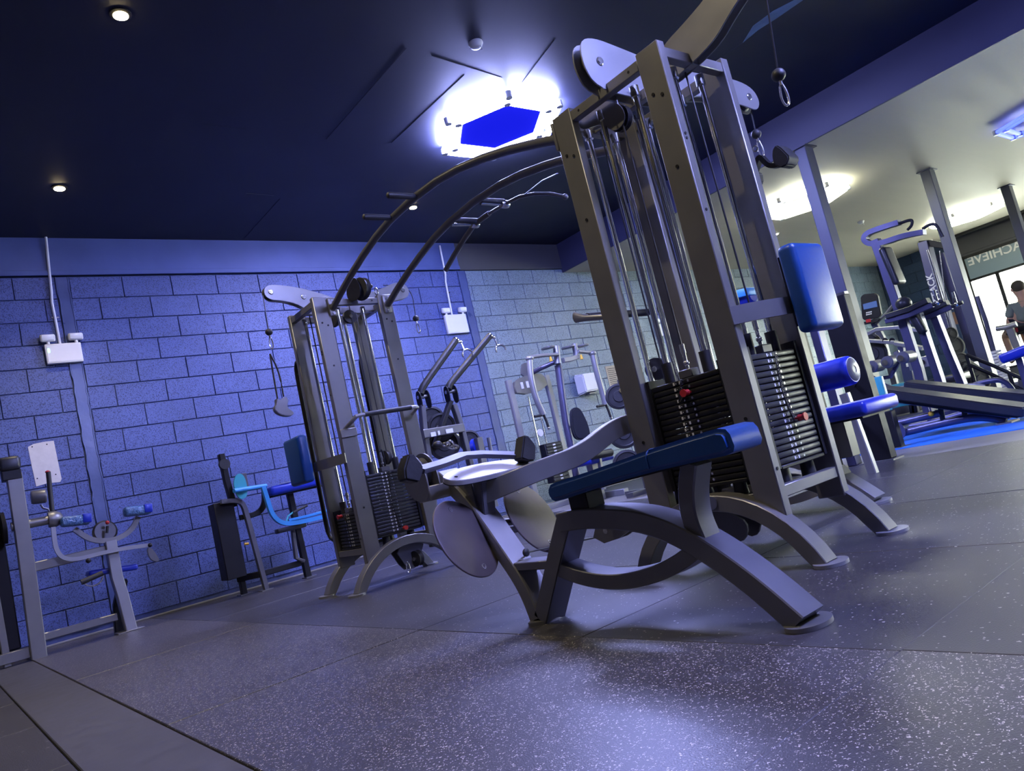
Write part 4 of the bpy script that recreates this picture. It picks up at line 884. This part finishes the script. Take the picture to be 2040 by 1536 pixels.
G().cyl(A(1148, 708, Y=6.55), A(1144, 685, Y=6.55), .035, n=16).put('pivot_head', M['frame2'], t)
G().bar(K([(1122, 718), (1138, 715), (1150, 711)], 6.55), .06, .06, up=(0, 0, 1)).put('pivot_bridge', M['frame2'], t)
for c in ((1092, 695), (1132, 694), (1160, 691)): G().lathe(A(*c, Y=6.55), (0, 0, 1), [(.03, 0), (.085, .004), (.085, .02), (.03, .024)], 20).put('cam_wheel', M['framedk'], t)
for L1, L2, gy in (([(1055, 712), (1080, 708), (1112, 706)], [(1055, 714), (1056, 740), (1060, 765), (1068, 795), (1082, 826)], 6.5), ([(1152, 700), (1168, 702), (1181, 702)], [(1180, 704), (1187, 735), (1198, 775), (1206, 806)], 6.5)):
    G().tube(K(L1, gy), .022, 12, up=(0, 0, 1)).put('arm_link', M['frame2'], t)
    G().ball(A(*L2[0], Y=gy), .05, (1, 1, .7)).put('arm_joint', M['frame2'], t)
    G().tube(bez(K(L2, gy), 2), .036, 14, up=(0, 1, 0)).put('swing_arm', M['frame2'], t)
    e = L2[-1]; G().tube(K([(e[0]+1, e[1]), (e[0]+7, e[1]+14), (e[0]+11, e[1]+26)], gy), .016, 10, up=(0, 1, 0)).put('hand_grip', M['rubber'], t)
    G().ball(A(e[0]+11, e[1]+27, Y=gy), .02).put('grip_end', M['chrome'], t)
    G().tube(K([(e[0]-2, e[1]+1), (e[0]-17, e[1]+4)], gy), .016, 10).put('hand_grip', M['rubber'], t)
for c in ((1097, 715), (1158, 711)): G().cyl(A(*c, Y=6.5)+V3((0, 0, .03)), A(*c, Y=6.5)-V3((0, 0, .03)), .012, .02, n=10).put('yellow_knob', M['yellow'], t)
c = A(1152, 845, Y=6.45)
bp_ = smooth_poly([c+V3((a, -a*.35, b)) for a, b in ((-.05, .20), (.05, .20), (.095, .05), (.11, -.10), (.09, -.19), (-.06, -.19), (-.10, -.10), (-.085, .05))], 2)
G().plate(bp_, V3((.35, 1, 0)).normalized()*.08).put('back_pad', M['blackvinyl'], t, bev=.014)
G().cyl(A(1137, 850, Y=6.55), A(1147, 848, Y=6.5), .02, n=10).put('pad_mount', M['steel'], t)
G().tube([A(1176, 908, Y=6.1), A(1192, 906, Y=6.1), A(1217, 901, Y=6.1)], .045, 14).put('knee_roller', M['blackvinyl'], t)
G().bar([A(1193, 908, Y=6.12), A(1203, 975, Y=6.12)], .04, .05, up=(0, 1, 0)).put('roller_post', M['frame2'], t)
G().box((6.2, 6.0, .0), (6.28, 7.0, .07), .005, 1).put('base_rail', M['frame2'], t)
G().box((5.7, 6.9, .0), (6.4, 6.98, .07), .005, 1).put('base_rail', M['frame2'], t)
G().box((5.9, 6.1, .42), (6.3, 6.5, .50), .03, 3).put('seat', M['royal'], t)
G().box((6.05, 6.25, .0), (6.15, 6.35, .43), .004, 1).put('seat_post', M['frame2'], t)
# ================================================================== PLATE TREE
t = thing('plate_tree', 'weight plate rack with black plates just left of the near tower', 'weight rack', (6.0, 5.45, 0))
G().bar([V3((6.05, 5.5, 0)), V3((6.05, 5.5, 1.25))], .06, .06, up=(0, 1, 0)).put('post', M['framedk'], t)
G().box((5.75, 5.45, 0), (6.35, 5.55, .05)).box((6.0, 5.2, 0), (6.1, 5.8, .05)).put('base', M['framedk'], t)
for z in (1.08, .66, .30): G().cyl((6.05, 5.5, z), (5.80, 5.30, z+.03), .024, n=12).put('peg', M['chrome'], t)
for (px, py, r, y, lab) in ((1232, 790, .135, 5.36, 'black weight plate topmost on the plate rack'), (1242, 862, .165, 5.33, 'large black weight plate in the middle of the plate rack'), (1250, 925, .15, 5.33, 'black weight plate lowest on the plate rack partly hidden by the blue seat')):
    wplate('x', A(px, py, Y=y), (-.7, -1, .05), r, m='rubber', w=.045, label=lab)
# ================================================================== BLUE PADDED MACHINE SEEN THROUGH THE TOWER
t = thing('blue_pad_machine', 'machine with blue pads seen through the rods of the near tower', 'gym machine', (8.0, 5.0, 0))
K = lambda L, y=7.6: AL(L, X=7.6)
c = A(1482, 596, X=7.6); G().lathe(c+V3((0, .23, 0)), (0, -1, .02), [(.075, 0), (.085, .02), (.085, .34), (.075, .36)], 24).put('roller_pad', M['royal'], t)
G().box((7.45, 4.60, 1.88), (7.72, 5.06, 1.97), .012, 2, RX(6)).put('blue_towel', M['cyanp'], t)
G().bar([V3((7.6, 4.95, 0)), V3((7.6, 4.90, 1.75))], .07, .07, up=(1, 0, 0)).put('post', M['navy'], t)
G().bar([V3((7.6, 5.5, .9)), V3((7.6, 4.4, 1.25))], .06, .10, up=(0, 0, 1)).put('angled_arm', M['navy'], t)
G().box((7.35, 4.2, .5), (7.65, 4.9, .58), .02, 2).put('seat', M['royal'], t)
G().bar([V3((7.5, 4.5, 0)), V3((7.5, 4.5, .5))], .06, .06, up=(1, 0, 0)).put('seat_post', M['navy'], t)
G().box((7.3, 4.3, 0), (7.7, 5.6, .05)).put('base_rail', M['navy'], t)
# ================================================================== TALL BLACK SHROUDED MACHINE BEHIND THE BLUE SEAT
t = thing('shrouded_weight_machine', 'tall black steel shrouded machine standing behind the blue lat seat', 'gym machine', (5.55, 2.75, 0))
G().box((5.50, 2.63, .012), (5.60, 2.83, 1.27), .006, 1).put('shroud', M['black'], t)
G().box((5.46, 2.60, 0), (5.64, 2.86, .012)).put('foot_plate', M['frame'], t)
G().box((5.50, 2.90, .0), (5.60, 2.97, 1.22), .006, 1).put('rear_post', M['navy'], t)
G().box((5.45, 3.05, .0), (5.60, 3.15, 1.18), .006, 1).put('rear_shroud', M['black'], t)
G().bar([V3((4.85, 2.46, .0)), V3((4.85, 2.50, .55))], .06, .05, up=(1, 0, 0)).put('front_post', M['frame2'], t)
G().bar([V3((4.85, 2.50, .30)), V3((5.5, 2.8, .30))], .05, .06).put('cross_rail', M['framedk'], t)
G().cyl((5.495, 2.74, .60), (5.47, 2.74, .60), .02, n=12).put('bolt_head', M['black'], t)
G().box((5.52, 2.63, 1.27), (5.58, 2.70, 1.29)).put('top_bracket', M['steel'], t)
t2 = thing('short_black_post', 'low black post with a teal side panel right of the tall black shroud', 'machine post', (6.4, 3.0, 0))
G().box((6.35, 2.93, 0), (6.43, 3.03, .32), .005, 1).put('post', M['black'], t2)
G().box((6.30, 2.90, 0), (6.48, 3.08, .01)).put('foot_plate', M['frame'], t2)
G().box((6.36, 2.94, .32), (6.42, 3.05, .62), .01, 2).put('side_panel', M['teal'], t2)
# ================================================================== DECLINE BENCHES
def decline(name, label, X, L0, L1, R0, R1, post, rails, group=None):
    l0, l1, r0, r1 = (A(*p, X=X) for p in (L0, L1, R0, R1))
    ext = 0
    t = thing(name, label, 'bench', (X, (l0.y+r0.y)/2, 0))
    d = (r0-l0).normalized(); th = .085
    n = V3((0, -d.z, d.y)); n = n if n.z > 0 else -n
    cen = (l0+r0)/2-n*th/2; Ln = (r0-l0).length/2
    out = smooth_poly([cen+d*a*Ln+V3((b*.14, 0, 0)) for a, b in ((-1, -.45), (-.93, -1), (0, -1), (.96, -1), (1, -.85), (1, .85), (.96, 1), (0, 1), (-.93, 1), (-1, .45))], 2)
    G().plate(out, n*th).put('bench_pad', M['blackvinyl'], t, bev=.018)
    b2 = [p-n*(th/2+.012) for p in smooth_poly([cen+d*a*Ln*.9+V3((b*.1, 0, 0)) for a, b in ((-1, -1), (1, -1), (1, 1), (-1, 1))], 1)]
    G().plate(b2, n*.02).put('pad_board', M['black'], t)
    G().bar([cen+d*(-Ln*.8)-n*.06, cen+d*Ln*.8-n*.06], .05, .05, up=(0, 0, 1)).put('pad_rail', M['navy'], t)
    return t, cen, d, n, Ln
t, cen, d, n, Ln = decline('decline_bench', 'nearest black decline bench on the blue turf', 6.95, (1740, 768), (1750, 800), (2052, 808), (2050, 830), None, None)
G().tube(bez([V3((6.95, 3.45, .07)), V3((6.95, 3.2, .075)), V3((6.95, 2.75, .105)), V3((6.95, 2.52, .10)), V3((6.95, 2.40, .06)), V3((6.95, 2.33, .02))], 2), .034, 14, up=(1, 0, 0)).put('base_tube', M['navy'], t)
G().box((6.85, 2.26, .008), (7.05, 2.38, .02)).put('foot_plate', M['frame'], t)
G().plate(smooth_poly([V3((6.90, a, b)) for a, b in ((3.30, .03), (3.30, .14), (3.22, .20), (3.12, .18), (3.10, .06), (3.18, .02))], 2), (.012, 0, 0)).put('hinge_plate', M['navy'], t)
G().tube([V3((6.95, 3.2, .17)), V3((6.95, 2.8, .19))], .03, 12, up=(1, 0, 0)).put('upper_tube', M['navy'], t)
G().ball((6.91, 2.86, .20), .024).put('yellow_knob', M['yellow'], t)
for y, z in ((2.80, .30), (2.62, .26)): G().cyl((6.95, y, .09), (6.95, y-.02, z), .022, n=12).put('bench_post', M['black'], t)
G().box((6.75, 3.42, .008), (7.15, 3.50, .07)).put('cross_foot', M['navy'], t)
t, cen, d, n, Ln = decline('decline_bench', 'second black decline bench with grey foot rollers behind the nearest bench', 7.9, (1806, 758), (1812, 780), (2055, 782), (2052, 800), None, None)
G().tube(bez([V3((7.9, 3.35, .45)), V3((7.9, 3.50, .45)), V3((7.9, 3.62, .50)), V3((7.9, 3.74, .64))], 2), .03, 12, up=(1, 0, 0)).put('roller_arm', M['navy'], t)
G().bar([V3((7.9, 3.75, .62)), V3((7.9, 3.55, .60)), V3((7.9, 3.42, .74))], .04, .04, up=(1, 0, 0)).put('roller_link', M['navy'], t)
for i, (px, py) in enumerate(((1742, 730), (1772, 721), (1803, 712))):
    c = A(px, py, X=7.85)
    G().lathe(c+V3((.14, 0, 0)), (-1, -.1, 0), [(.05, 0), (.062, .01), (.062, .25), (.05, .26)], 24).put('foot_roller', M['framedk'], t)
    G().cyl(c+V3((-.12, -.012, 0)), c+V3((-.14, -.014, 0)), .03, n=16).put('chrome_end', M['chrome'], t)
G().tube(bez([V3((7.9, 3.5, .06)), V3((7.9, 3.2, .06)), V3((7.9, 2.7, .13)), V3((7.9, 2.5, .13)), V3((7.9, 2.3, .04))], 2), .034, 12, up=(1, 0, 0)).put('base_tube', M['navy'], t)
G().cyl((7.9, 2.9, .08), (7.9, 2.85, .30), .025, n=12).cyl((7.9, 3.3, .06), (7.9, 3.3, .42), .025, n=12).put('bench_post', M['navy'], t)
G().box((7.7, 3.46, .008), (8.0, 3.54, .07)).box((7.7, 2.26, .008), (8.1, 2.32, .05)).put('cross_foot', M['navy'], t)
# blue flat bench at the right edge
t = thing('blue_bench', 'bench with a royal blue pad cut by the right picture edge', 'bench', (8.6, 2.4, 0))
q = [A(1994, 703, X=8.6), A(2110, 700, X=8.6)]
G().box((8.48, q[1].y, .50), (8.72, q[0].y, .60), .03, 4, RX(-9)).put('bench_pad', M['royal'], t)
ym = (q[0].y+q[1].y)/2
G().bar([V3((8.6, ym+.1, 0)), V3((8.6, ym+.1, .5))], .06, .06, up=(1, 0, 0)).put('bench_post', M['navy'], t)
G().box((8.4, ym-.3, 0.008), (8.8, ym+.4, .05)).put('base_rail', M['navy'], t)
# ================================================================== TWIN BAR STATION (pull up, dip, knee raise)
X5 = 9.3
K = lambda L, x=X5: AL(L, X=x)
t = thing('pull_up_station', 'violet grey pull up and knee raise station with two forward arms', 'gym machine', (X5, 3.8, 0))
G().bar(K([(1744, 478), (1768, 548), (1793, 620), (1830, 735), (1862, 862)]), .10, .10, up=(1, 0, 0)).put('upright', M['navy'], t)
G().sweep(bez(K([(1842, 462), (1800, 470), (1760, 484), (1735, 487), (1722, 478), (1727, 466), (1745, 458), (1792, 443)]), 2), [(-.03, -.05), (.03, -.05), (.03, .05), (-.03, .05)], up=(1, 0, 0)).put('curved_top_arm', M['navy'], t)
G().tube(bez(K([(1838, 456), (1850, 448), (1862, 446), (1868, 452), (1878, 472)]), 2), .018, 10, up=(1, 0, 0)).put('pull_up_bar', M['rubber'], t)
G().tube(bez(K([(1790, 446), (1812, 438), (1818, 440), (1816, 450), (1808, 458)]), 2), .018, 10, up=(1, 0, 0)).put('pull_up_bar', M['rubber'], t)
c = A(1771, 532, X=X5-.1); G().box(c+V3((-.12, -.08, -.24)), c+V3((.12, .0, .24)), .035, 4, RX(-6)).put('back_pad', M['blackvinyl'], t)
G().bar(K([(1828, 622), (1850, 690), (1872, 755), (1884, 800)]), .08, .12, up=(1, 0, 0)).put('front_strut', M['navy'], t)
G().bar(K([(1858, 618), (1890, 700), (1916, 762), (1930, 800)], X5+.4), .08, .12, up=(1, 0, 0)).put('front_strut', M['navy'], t)
for x, o_ in ((X5-.2, 0), (X5+.3, 1)):
    dx, dy = (0, 0) if not o_ else (38, 4)
    G().bar(K([(1765+dx, 640+dy), (1810+dx, 628+dy), (1858+dx, 607+dy)], x), .05, .06, up=(0, 0, 1)).put('dip_arm', M['navy'], t)
    G().bar(K([(1768+dx, 630+dy), (1815+dx, 615+dy), (1850+dx, 598+dy)], x), .11, .06, up=(0, 0, 1)).put('elbow_pad', M['blackvinyl'], t)
    G().tube(K([(1858+dx, 607+dy), (1880+dx, 598+dy)], x), .022, 10, up=(0, 0, 1)).put('grip', M['rubber'], t)
    G().tube(K([(1868+dx, 603+dy), (1860+dx, 578+dy)], x), .016, 10, up=(1, 0, 0)).ball(A(1868+dx, 603+dy, X=x), .03).put('grip', M['chrome'], t)
c = A(1800, 605, X=X5-.1); G().ball(c, .09, (1, 1, .9)).put('elbow_support', M['blackvinyl'], t)
c = A(1828, 640, X=X5-.1); G().box(c+V3((-.06, -.05, -.16)), c+V3((.06, .05, .12)), .04, 4, RX(-14)).put('hip_pad', M['blackvinyl'], t)
G().box((X5-.05, 2.9, .0), (X5+.05, 4.0, .07), .005, 1).box((X5-.2, 3.2, .0), (X5+.5, 3.3, .07), .005, 1).put('base_rail', M['navy'], t)
# ================================================================== PLATE LOADED FRAME, LEG PRESS AND CARDIO CONSOLE BEHIND
X6 = 10.3
K = lambda L, x=X6: AL(L, X=x)
t = thing('leg_press', 'grey plate loaded sled machine between the steel columns', 'gym machine', (X6, 4.3, 0))
G().bar(K([(1726, 668), (1748, 656), (1790, 652), (1848, 660)]), .05, .10, up=(1, 0, 0)).put('upper_beam', M['frame2'], t)
pb = G().bar(K([(1722, 678), (1785, 682)]), .05, .12, up=(1, 0, 0)).put('printed_beam', M['frame2'], t)
for px in (1763, 1777): G().cyl(A(px, 678, X=X6-.03), A(px, 678, X=X6-.05), .035, n=12).put('bolt_head', M['black'], pb)
G().bar(K([(1785, 684), (1840, 694)]), .05, .12, up=(1, 0, 0)).put('lower_beam', M['frame2'], t)
gb_ = G().bar(K([(1812, 728), (1862, 716)], X6-.2), .06, .14, up=(0, 0, 1)).put('cross_beam', M['frame2'], t)
for px in (1831, 1837): G().cyl(A(px, 722, X=X6-.24), A(px, 722, X=X6-.26), .035, n=12).put('bolt_head', M['black'], gb_)
wplate(t, A(1738, 705, X=X6+.1), (1, .2, 0), .20); wplate(t, A(1728, 690, X=X6+.2), (1, .2, 0), .20)
for L in ([(1795, 690), (1830, 860)], [(1812, 730), (1835, 862)], [(1740, 740), (1770, 860)]): G().bar(K(L), .07, .08, up=(1, 0, 0)).put('frame_post', M['navy'], t)
G().bar(K([(1785, 700), (1795, 720)], X6-.3), .07, .05, up=(1, 0, 0)).put('handle_post', M['steel'], t)
G().box((X6-.2, 3.7, .36), (X6+.15, 4.15, .46), .03, 3).put('seat', M['blackvinyl'], t)
G().box((X6-.3, 3.6, .0), (X6+.3, 5.0, .08), .005, 1).put('base_frame', M['frame'], t)
G().box((X6-.35, 4.2, .2), (X6-.05, 4.7, .5), .02, 2).put('teal_cover', M['teal'], t)
t = thing('cardio_console', 'black cardio machine with a small lit display and red button', 'cardio machine', (11.0, 4.9, 0))
q = AL([(1716, 592), (1722, 586), (1743, 584), (1750, 588), (1757, 626), (1753, 632), (1724, 638), (1719, 634)], X=11.0)
cs = G().plate(q, (.06, 0, 0)).put('console', M['black'], t, bev=.008)
G().plate(AL([(1719, 606), (1746, 599), (1748, 611), (1721, 617)], X=10.965), (.004, 0, 0)).put('display', M['screen'], cs)
g = G()
for i in range(3):
    for j in range(2): g.box(A(1727+i*4, 623+j*4-i*.9, X=10.964)-V3((.002, .012, .008)), A(1727+i*4, 623+j*4-i*.9, X=10.964)+V3((.002, .012, .008)))
g.put('buttons', M['mark'], cs, kind='stuff')
G().plate(AL([(1718, 642), (1730, 640), (1745, 634), (1756, 634), (1750, 640), (1735, 645), (1722, 647)], X=10.95), (.10, 0, 0)).put('tray', M['black'], t)
G().plate(AL([(1725, 637), (1734, 635), (1735, 641), (1726, 643)], X=10.89), (.01, 0, 0)).put('red_button', M['red'], t)
G().bar([A(1740, 640, X=11.05), A(1757, 672, X=11.05), A(1785, 770, X=11.05), A(1800, 850, X=11.05)], .08, .08, up=(1, 0, 0)).put('mast', M['framedk'], t)
G().tube([A(1745, 645, X=11.0), A(1765, 625, X=10.9), A(1785, 600, X=10.7)], .02, 8).put('handlebar', M['frame2'], t)
G().box((10.8, 4.6, 0), (11.8, 5.2, .3), .05, 2).put('drive_cover', M['framedk'], t)
# ================================================================== CABLE RACK WITH LETTERING
X7 = 12.45
K = lambda L, x=X7: AL(L, X=x)
t = thing('cable_rack', 'tall dark cable rack with pale lettering down its post', 'gym machine', (X7, 4.6, 0))
G().bar(K([(1842, 482), (1858, 545), (1880, 620), (1905, 700), (1940, 810)]), .14, .20, up=(1, 0, 0)).put('rack_post', M['navy'], t)
G().bar(K([(1874, 506), (1892, 560), (1915, 625), (1945, 720)], X7+.3), .12, .14, up=(1, 0, 0)).put('rack_post', M['navy'], t)
G().bar(K([(1833, 486), (1850, 484), (1885, 490)]), .10, .09, up=(0, 0, 1)).put('top_beam', M['black'], t)
for L in ([(1846, 498), (1873, 590), (1893, 660)], [(1849, 497), (1880, 590), (1898, 660)], [(1872, 500), (1882, 580), (1895, 660)]): G().tube(K(L, X7-.12), .008, 6, up=(1, 0, 0)).put('cable', M['steel'], t)
G().tube(K([(1884, 494), (1890, 500), (1893, 509)], X7), .012, 6, up=(1, 0, 0)).put('cable_hook', M['steel'], t)
c = A(1861, 580, X=X7-.11); up_ = (A(1851, 548, X=X7-.11)-A(1862, 584, X=X7-.11)).normalized()
text_mesh('lettering', 'ATTACK', .14, M['mark'], c, up_, up_.cross(V3((1, 0, 0))), t, .002)['label'] = 'pale lettering reading ATTACK'
for c, r in (((1902, 690), .16), ((1915, 720), .14), ((1895, 665), .10)): wplate(t, A(*c, X=X7-.2), (.6, 1, 0), r)
G().box((X7-.2, 4.2, 0), (X7+.4, 5.2, .08)).put('base', M['navy'], t)
# dark box unit of wood and steel beside it
t = thing('wooden_box_unit', 'brown wooden shelf box behind the cable rack cables', 'shelf unit', (14.0, 4.7, 0))
p, q = A(1901, 622, X=14.0), A(1922, 642, X=14.0)
G().box((13.9, q.y, q.z-.0), (14.3, p.y, p.z)).put('shelf_box', M['wood'], t)
G().box((13.95, q.y+.03, 0), (14.25, p.y-.03, q.z)).put('shelf_legs', M['framedk'], t)
# round bumper plates in a rack on the floor
t = thing('plate_rack', 'low rack with upright bumper plates beside the last bench', 'weight rack', (11.0, 3.3, 0))
for i in range(4): wplate(t, A(1925+i*9, 745+i*4, X=11.0+.01*i), (.5, 1, 0), .20-.015*i, m='rubber', w=.06)
G().box((10.85, 3.3, 0), (11.2, 4.0, .06)).put('rack_base', M['framedk'], t)
# white weight stack and its machine
t = thing('pale_stack_machine', 'machine with a pale ribbed weight stack below a dark post by the window', 'gym machine', (11.95, 3.2, 0))
st = None
for i in range(14):
    p = A(1974+i*1.9, 703+i*6.0, X=11.95)
    pl = G().box(p+V3((0, -.13, -.02)), p+V3((.12, .13, .018)), .006, 1).put('weight_plate', M['white'], t)
G().bar([A(1948, 590, X=12.0), A(1966, 640, X=12.0), A(1982, 700, X=12.0), A(2010, 800, X=12.0)], .06, .09, up=(1, 0, 0)).put('dark_post', M['navy'], t)
G().box((11.8, 2.6, 0), (12.15, 3.4, .06)).put('base', M['navy'], t)
# curved tube bench frames behind the second decline bench
t = thing('curved_tube_stand', 'stand of curved violet tubes behind the second decline bench', 'stand', (9.0, 3.0, 0))
G().tube(bez(AL([(1930, 772), (1948, 764), (1975, 758), (1995, 757), (2010, 766), (2022, 784)], X=9.0), 2), .028, 12, up=(1, 0, 0)).put('curved_tube', M['navy'], t)
G().tube(bez(AL([(1915, 772), (1930, 767), (1945, 766), (1962, 770)], X=8.9), 2), .02, 10, up=(1, 0, 0)).put('curved_tube', M['frame2'], t)
G().cyl(A(1930, 772, X=9.0), V3((9.0, A(1930, 772, X=9.0).y, 0)), .028, n=12).cyl(A(2022, 784, X=9.0), V3((9.0, A(2022, 784, X=9.0).y, 0)), .028, n=12).put('leg', M['navy'], t)
# black handrails of a treadmill and the treadmill itself
t = thing('treadmill', 'treadmill with black side rails at the right edge', 'cardio machine', (10.6, 2.5, 0))
G().tube(AL([(1925, 707), (1975, 727), (2060, 765)], X=10.2), .022, 10).put('side_rail', M['black'], t)
G().tube(AL([(1932, 727), (1985, 750), (2060, 790)], X=10.2), .022, 10).put('side_rail', M['black'], t)
for px, py in ((1925, 707), (2010, 742)): p = A(px, py, X=10.2); G().cyl(p, V3((p.x, p.y, 0)), .022, n=10).put('rail_leg', M['black'], t)
p = A(2000, 745, X=11.4); G().box((10.26, 1.5, .10), (10.9, 3.2, .24), .03, 2).put('deck', M['frame'], t)
G().box((10.3, 1.5, .24), (10.86, 3.15, .26)).put('belt', M['black'], t)
# exercise bike with the rider
t = thing('exercise_bike', 'exercise bike with pale handlebars under the rider by the window', 'cardio machine', (13.2, 3.9, 0))
XB5 = 13.3
G().tube(AL([(1985, 655), (2005, 652), (2025, 645)], X=XB5), .045, 10).put('handlebar', M['frame2'], t)
G().bar([A(2012, 655, X=XB5), A(2030, 700, X=XB5), A(2050, 760, X=XB5)], .10, .08, up=(1, 0, 0)).put('mast', M['frame'], t)
sd = A(2040, 652, X=13.6)
G().box((13.45, sd.y-.18, sd.z-.06), (13.80, sd.y+.12, sd.z+.03), .04, 3).put('saddle', M['black'], t)
G().box((13.44, sd.y+.04, sd.z-.05), (13.56, sd.y+.13, sd.z+.02), .02, 2).put('red_light', M['red'], t)
G().bar([V3((13.65, sd.y, sd.z-.05)), V3((13.65, sd.y+.05, .1))], .08, .08, up=(1, 0, 0)).put('seat_tube', M['framedk'], t)
G().box((13.2, sd.y-.3, 0), (13.9, sd.y+.6, .10), .02, 2).put('base', M['framedk'], t)
# ------------------------------------------------------------------ the rider
def skin_fig(name, verts, edges, radii, m, parent, sub=2, root=0):
    me = bpy.data.meshes.new(name); me.from_pydata([tuple(v) for v in verts], edges, []); o = bpy.data.objects.new(name, me); C.objects.link(o)
    md = o.modifiers.new('skin', 'SKIN'); md.use_smooth_shade = True
    for i, r in enumerate(radii):
        s = me.skin_vertices[0].data[i]; s.radius = r if isinstance(r, tuple) else (r, r); s.use_root = (i == root)
    sb = o.modifiers.new('sub', 'SUBSURF'); sb.levels = sub; sb.render_levels = sub
    bpy.context.view_layer.update()
    dg = bpy.context.evaluated_depsgraph_get(); m2 = bpy.data.meshes.new_from_object(o.evaluated_get(dg)); bpy.data.objects.remove(o)
    m2.shade_smooth(); m2.materials.clear(); m2.materials.append(m); m2.name = name
    w = worig(parent)
    for v in m2.vertices: v.co -= w
    o2 = bpy.data.objects.new(name, m2); C.objects.link(o2); o2.parent = parent
    return o2
hp_ = V3((13.65, sd.y, sd.z+.07)); hd_ = A(2031, 577, X=13.65)
per = thing('person', 'person in a grey green t-shirt seated on the bike, seen from behind', 'person', (hp_.x, hp_.y, 0))
fx = V3((.0, .30, 0)).normalized(); sx = V3((1, 0, 0))        # faces along +y, shoulders spread along x... turned a little
fx = V3((.75, .66, 0)).normalized(); sx = V3((.66, -.75, 0)).normalized()
nk = V3((hd_.x, hd_.y, hd_.z-.20)); ch = hp_.lerp(nk, .72)
W = lambda b, f=0, s=0, z=0: b+fx*f+sx*s+V3((0, 0, z))
vb = [hp_, hp_.lerp(nk, .35), ch, nk, W(nk, .02, 0, .10), W(nk, .03, 0, .19), W(nk, .03, 0, .27)]
eb = [(0, 1), (1, 2), (2, 3), (3, 4), (4, 5), (5, 6)]; rb = [(.16, .13), (.15, .115), (.18, .12), (.07, .07), (.055, .055), (.085, .10), (.075, .085)]
for s in (-1, 1):
    i = len(vb); vb += [W(nk, 0, s*.19, -.04), W(nk, .08, s*.26, -.30), W(nk, .32, s*.22, -.42), W(nk, .38, s*.21, -.43)]
    eb += [(2, i), (i, i+1), (i+1, i+2), (i+2, i+3)]; rb += [.06, .047, .034, .028]
    i = len(vb); vb += [W(hp_, .05, s*.10, -.02), W(hp_, .40, s*.14, -.12), W(hp_, .36, s*.14, -.52), W(hp_, .46, s*.14, -.56)]
    eb += [(0, i), (i, i+1), (i+1, i+2), (i+2, i+3)]; rb += [.09, .06, .045, .035]
body = skin_fig('body', vb, eb, rb, M['skin'], per)
vs_ = [hp_+V3((0, 0, .0)), hp_.lerp(nk, .35), ch, nk-V3((0, 0, .0))]; es_ = [(0, 1), (1, 2), (2, 3)]; rs_ = [(.175, .145), (.165, .13), (.195, .135), (.085, .085)]
for s in (-1, 1):
    i = len(vs_); vs_ += [W(nk, 0, s*.19, -.04), W(nk, .05, s*.245, -.20)]; es_ += [(2, i), (i, i+1)]; rs_ += [.075, .072]
skin_fig('t_shirt', vs_, es_, rs_, M['shirt'], per)
G().ball(W(nk, .015, 0, .255), .098, (1, 1, 1.02)).put('hair', M['hair'], per)
hb_ = W(nk, .03, 0, .23); g = G(); g.ball(W(hb_, .10, 0, -.02), .018, (1, 1, 1.3)); g.put('nose', M['skin'], per)
for s in (-1, 1):
    G().ball(W(hb_, 0, s*.092, -.01), .022, (.6, .8, 1.3)).put('ear', M['skin'], per)
    hnd = W(nk, .40, s*.21, -.43); g = G(); g.ball(hnd, .035, (1, 1, .7))
    for k in range(4): g.tube([W(hnd, .02, s*(k-1.5)*.018, .01), W(hnd, .055, s*(k-1.5)*.018, .0), W(hnd, .058, s*(k-1.5)*.018, -.03)], .0085, 6)
    g.tube([W(hnd, .0, -s*.03, 0), W(hnd, .03, -s*.045, -.02)], .009, 6)
    g.put('hand', M['skin'], per)
sh_ = [hp_, W(hp_, .05, -.1, -.02), W(hp_, .30, -.135, -.09), W(hp_, .05, .1, -.02), W(hp_, .30, .135, -.09)]
skin_fig('shorts', sh_, [(0, 1), (1, 2), (0, 3), (3, 4)], [(.17, .14), .105, .08, .105, .08], M['trousers'], per)
